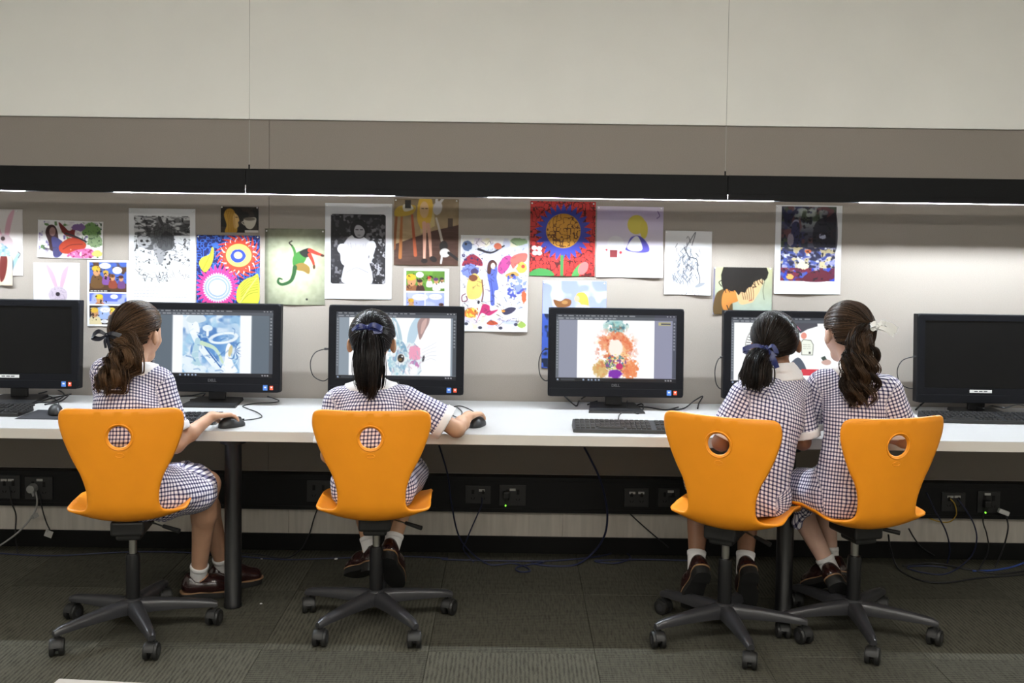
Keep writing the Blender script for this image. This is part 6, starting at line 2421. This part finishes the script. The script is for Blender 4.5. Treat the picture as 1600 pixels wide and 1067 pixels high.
for g, k in ((G2, 1.15), (G3, 1.35), (G1, 1.1)):
    g['ribbon'] = [([tuple(v * k for v in p) for p in pth], tuple(np.array(w) * min(k, 1.2)), d) for pth, w, d in g['ribbon']]
for g in (G1, G2, G3, G4):
    person(g)

# ================================================================== cables, plugs and small things
def cable(label, pts, r=0.003, m=M_CABLE, name='cable', cat='cable', group='cables along the desk', plug=None):
    V, F = tube_arrays(catmull(pts, 10), r, 7)
    o = put(name, pmesh(name, V, F), m)
    tag(o, label, cat, group)
    if plug is not None:
        a, b = Vector(plug[0]), Vector(plug[1])
        bm = bmesh.new()
        bm_cyl(bm, a, b, r * 2.4, r * 1.5, 10)
        put('plug', from_bm('plug', bm), M_CABLE, o)
    return o


def A(px, py, Y=-0.10):
    return tuple(at(px, py, Y))


def D(px, py, dz=0.004):
    return tuple(on(px, py, DZ + dz))


def Fl(px, py, z=0.005):
    return tuple(on(px, py, z))


# looped leads at the left side of four screens
for (x, y), w_, nm in (((515, 545), 30, 'rabbit'), ((859, 545), 17, 'orange watercolour'), ((1133, 558), 16, 'shared collage'), ((1435, 557), 33, 'right end dark')):
    Y = -0.19
    pts = [A(x + 4, y, Y), A(x - 6, y, Y), A(x - w_ * .75, y + 6, Y), A(x - w_, y + 22, Y), A(x - w_ * .85, y + 42, Y + .01), A(x - w_ * .3, y + 50, Y + .02), A(x + 4, y + 40, Y + .06)]
    cable('short black lead looped at the left edge of the %s screen' % nm, pts, .0022, plug=(A(x - 8, y, Y), A(x + 1, y, Y)))

cable('tangled black leads under the far left computer, front strand', [D(0, 633), D(25, 636), D(55, 630), D(80, 622), D(112, 615), D(118, 604, .03), D(112, 612), D(96, 626), D(70, 632)], .003)
cable('tangled black leads under the far left computer, rear strand', [D(2, 620), D(40, 626), D(78, 628), D(100, 618), D(88, 609, .02), D(60, 615)], .003)
cable('thin mouse lead from the mat beside the far left computer', [D(82, 643, .012), D(92, 632), D(84, 622), D(70, 616)], .002)
cable('black leads lying under the pale blue painting screen', [D(282, 619), D(300, 618), D(320, 614, .02), D(312, 622), D(298, 625), D(335, 628)], .003)
cable('mouse lead curling right of the pale blue painting screen', [D(375, 657, .01), D(395, 655), D(409, 651), D(402, 644), D(386, 638), D(380, 634), D(400, 630), D(425, 629), D(436, 626), D(420, 620), D(398, 615)], .0022)
cable('mouse lead zigzagging behind the second girl\'s mouse', [D(752, 652, .012), D(735, 640), D(718, 634), D(705, 637), D(690, 640), D(702, 646), D(716, 652), D(722, 644), D(714, 636)], .0022)
cable('black lead standing behind the orange watercolour screen', [D(880, 617, .03), D(893, 629), D(901, 634), D(905, 626), D(915, 619, .03)], .003)
cable('black leads coiled at the foot of the orange watercolour screen', [D(918, 632), D(940, 626), D(985, 634), D(1003, 631), D(1004, 641), D(995, 646), D(985, 636), D(1010, 636), D(1040, 640), D(1060, 636)], .003)
cable('keyboard lead reaching from desk keyboard to orange watercolour screen', [D(966, 655, .02), D(968, 648), D(978, 640), D(980, 626, .03)], .0022)
cable('black lead poking up near the chair of the sharing pair', [D(1045, 640), D(1068, 638), D(1085, 626, .02), D(1098, 619, .04), D(1092, 630, .01), D(1090, 638)], .003)
cable('thick black lead at the left foot of the right end computer', [D(1431, 640), D(1437, 634), D(1445, 627, .03), D(1452, 618, .06)], .004)
cable('black leads bunched behind the right end keyboard', [D(1515, 634), D(1535, 638, .03), D(1550, 634, .03), D(1570, 637, .04), D(1590, 632, .03), D(1610, 636)], .003)

# leads below the desk
cable('dark blue lead falling from desk right of the second chair', [A(686, 696, -.45), A(692, 715, -.42), A(700, 745, -.30), A(706, 790, -.20), A(716, 835, -.12), A(735, 862, -.08), Fl(765, 882), Fl(800, 880), Fl(822, 886), Fl(828, 892), Fl(812, 893), Fl(808, 886), Fl(850, 878)], .0035, M_BLUEC)
cable('dark blue lead looping from the middle socket to the floor', [A(753, 778, -.062), A(752, 790, -.075), A(738, 822, -.07), A(728, 846, -.06), A(724, 858, -.05), Fl(740, 878)], .003, M_BLUEC)
cable('thick twin lead hanging under the orange watercolour screen', [A(913, 699, -.45), A(922, 716, -.42), A(936, 745, -.35), A(946, 780, -.25), A(949, 810, -.2), A(944, 838, -.15), A(928, 862, -.1), Fl(900, 882), Fl(860, 884), Fl(830, 880)], .0045, M_BLUEC)
cable('black lead slanting across pale panel left of the paired chairs', [A(977, 795, -.05), A(990, 808, -.04), A(1010, 826, -.03), A(1030, 843, -.03), A(1045, 855, -.03)], .003)
cable('dark lead dropping from trunking left of the second chair', [A(497, 792, -.06), A(490, 812, -.05), A(483, 835, -.04), A(470, 858, -.05), Fl(445, 872), Fl(400, 866), Fl(350, 864), Fl(320, 870)], .0032)
cable('long dark blue lead along the floor under the first chair', [Fl(-10, 864), Fl(80, 868), Fl(180, 863), Fl(260, 862), Fl(340, 866), Fl(440, 874), Fl(520, 872), Fl(620, 869), Fl(700, 872)], .0032, M_BLUEC)
cable('dark blue lead lying straight along the floor in mid wall', [Fl(690, 874), Fl(780, 876), Fl(860, 876), Fl(930, 870), Fl(970, 862), Fl(985, 872), Fl(960, 880), Fl(930, 876), Fl(1000, 874), Fl(1090, 876)], .0035, M_BLUEC)
cable('grey lead curving from round plug down to the left edge', [A(56, 768, -.075), A(58, 785, -.085), A(52, 804, -.08), A(30, 830, -.10), A(0, 852, -.12), A(-20, 862, -.14)], .004, M_GREYC)
cable('black lead dropping from left socket to a small tag', [A(62, 772, -.07), A(66, 795, -.07), A(72, 815, -.06), A(78, 828, -.055)], .003)
cable('black lead dropping from the far left socket', [A(14, 760, -.065), A(18, 785, -.075), A(25, 805, -.06), A(24, 835, -.05), Fl(28, 866)], .003)
for (x, y), lab in (((48, 777), 'a'),):
    pass
rp = empty('round_plug', A(52, 762, -.08))
tag(rp, 'round grey power plug in the left trunking socket', 'plug')
p = Vector(A(52, 762, -.0625))
cyl('plug_body', (p.x, p.y, p.z), (p.x, p.y - .03, p.z), .021, M_GREYC, rp, .017, 20)
cyl('cord_collar', (p.x + .004, p.y - .014, p.z - .016), (p.x + .008, p.y - .016, p.z - .034), .007, M_GREYC, rp, .0045, 10)
p = Vector(A(76, 834, -.052))
tg = empty('cable_tag', p)
tag(tg, 'small pale paper tag hanging on lead beneath left socket', 'tag')
box('tag_card', p, (.034, .0012, .030), M_TAG, tg, 0, rot=Matrix.Rotation(.35, 3, 'Y'))
cyl('tag_eyelet', p + Vector((-.004, -.0012, .010)), p + Vector((-.004, .001, .010)), .003, M_GREYC, tg, n=10)
p = Vector(A(55, 806, -.09))
tg = empty('cable_tag', p)
tag(tg, 'grey paper flag wrapped on the grey lead at left', 'tag')
box('tag_card', p, (.030, .0012, .020), M_GREYC, tg, 0, rot=Matrix.Rotation(-.5, 3, 'Y'))
box('tag_fold', p + Vector((-.012, -.002, -.006)), (.010, .003, .014), M_GREYC, tg, .0008, rot=Matrix.Rotation(-.5, 3, 'Y'))


def plug_block(px, py, label, m=M_TYRE, Y=-.0625):
    p = Vector(A(px, py, Y))
    r = empty('power_plug', p)
    tag(r, label, 'plug', 'black plugs in the trunking sockets')
    bm = bmesh.new()
    bm_box(bm, p + Vector((0, -.016, 0)), (.030, .032, .034), .006, 2)
    put('plug_body', from_bm('plug_body', bm), m, r, False)
    cyl('cord_collar', p + Vector((0, -.02, -.015)), p + Vector((0, -.022, -.034)), .006, m, r, .004, 10)
    return r


plug_block(791, 772, 'black power plug with green light below it in middle socket')
plug_block(1050, 780, 'black power plug in the socket beside the left paired chair')
plug_block(1540, 786, 'black power plug with green light at the right end')

cable('yellow data lead curling from the right end socket', [A(1485, 779, -.065), A(1492, 788, -.075), A(1494, 804, -.07), A(1484, 815, -.06), A(1468, 815, -.055), A(1450, 809, -.05)], .0028, M_YELC)
cable('blue data lead looping from right end socket to the floor', [A(1496, 779, -.065), A(1508, 795, -.09), A(1522, 820, -.09), A(1526, 845, -.08), A(1515, 872, -.06), Fl(1480, 896), Fl(1440, 894), Fl(1418, 886), Fl(1450, 884), Fl(1480, 887)], .0032, M_BLUEC)
cable('blue lead hanging straight right of the rightmost chair', [A(1448, 770, -.4), A(1462, 800, -.3), A(1478, 830, -.2), A(1484, 858, -.12), Fl(1480, 880)], .003, M_BLUEC)
cable('black lead slanting behind the rightmost chair', [A(1420, 826, -.05), A(1428, 840, -.04), A(1440, 855, -.035), A(1460, 868, -.035)], .0032)
cable('long black lead sagging over floor at right', [A(1388, 835, -.06), A(1392, 860, -.06), Fl(1405, 890), Fl(1440, 907), Fl(1480, 910), Fl(1530, 903), Fl(1570, 900), Fl(1620, 896)], .004)
cable('black lead from the right end plug to the floor', [A(1538, 796, -.07), A(1536, 815, -.07), A(1542, 835, -.05), A(1544, 860, -.05), Fl(1530, 890)], .003)
cable('bright blue lead rising at the right photo edge', [Fl(1520, 892), Fl(1550, 891), Fl(1580, 886), Fl(1605, 878, .02), Fl(1640, 872)], .004, mat('blue_cable', (.02, .05, .22, 1), .5))
cable('black lead bunch along the floor at right end', [Fl(1410, 884), Fl(1460, 880), Fl(1510, 889), Fl(1560, 896), Fl(1620, 890)], .0045)
cable('black lead from white adapter at the right end', [A(1572, 806, -.09), A(1575, 825, -.09), A(1568, 855, -.07), Fl(1555, 886)], .0035)
p = Vector(A(1568, 800, -.08))
ad = empty('cable_adapter', p)
tag(ad, 'small white adapter hanging below trunking at the right end', 'adapter')
box('adapter_body', p, (.048, .018, .020), M_WHITE, ad, .003, rot=Matrix.Rotation(.35, 3, 'Y'))
cyl('adapter_lead', p + Vector((.012, 0, -.006)), p + Vector((.018, 0, -.03)), .004, M_CABLE, ad, n=8)

# paper scraps on the carpet
for i, (x, y, lab) in enumerate(((525, 873, 'tiny crumpled white scrap on carpet behind the second chair'), (408, 943, 'tiny white speck of paper beside the left desk leg'), (409, 873, 'tiny paper fleck lying on carpet between first two chairs'))):
    p = on(x, y, 0.004)
    bm = bmesh.new()
    bmesh.ops.create_icosphere(bm, subdivisions=2, radius=.008 if i == 0 else .005)
    for v in bm.verts:
        v.co *= 0.7 + 0.6 * random.random()
        v.co.z *= .45
        v.co += p
    o = put('paper_scrap', from_bm('paper_scrap', bm), M_WHITE, None, False)
    tag(o, lab, 'scrap')

# white table in the foreground, its far corner just inside the frame
c0, c1 = on(92, 1059, DZ), on(252, 1067, DZ)
ft = empty('foreground_table', (c0.x, c0.y, 0), math.atan2(c1.y - c0.y, c1.x - c0.x))
tag(ft, 'white table whose far edge just shows at the bottom left', 'table')
box('table_top', (0.60, -0.33, DZ - 0.0125), (1.20, 0.66, 0.025), M_WHITE_TOP, ft, 0.003, local=True)
for x in (0.05, 1.15):
    for y in (-0.05, -0.61):
        cyl('leg', (x, y, 0), (x, y, DZ - 0.025), 0.02, M_LEG, ft, n=16, local=True)
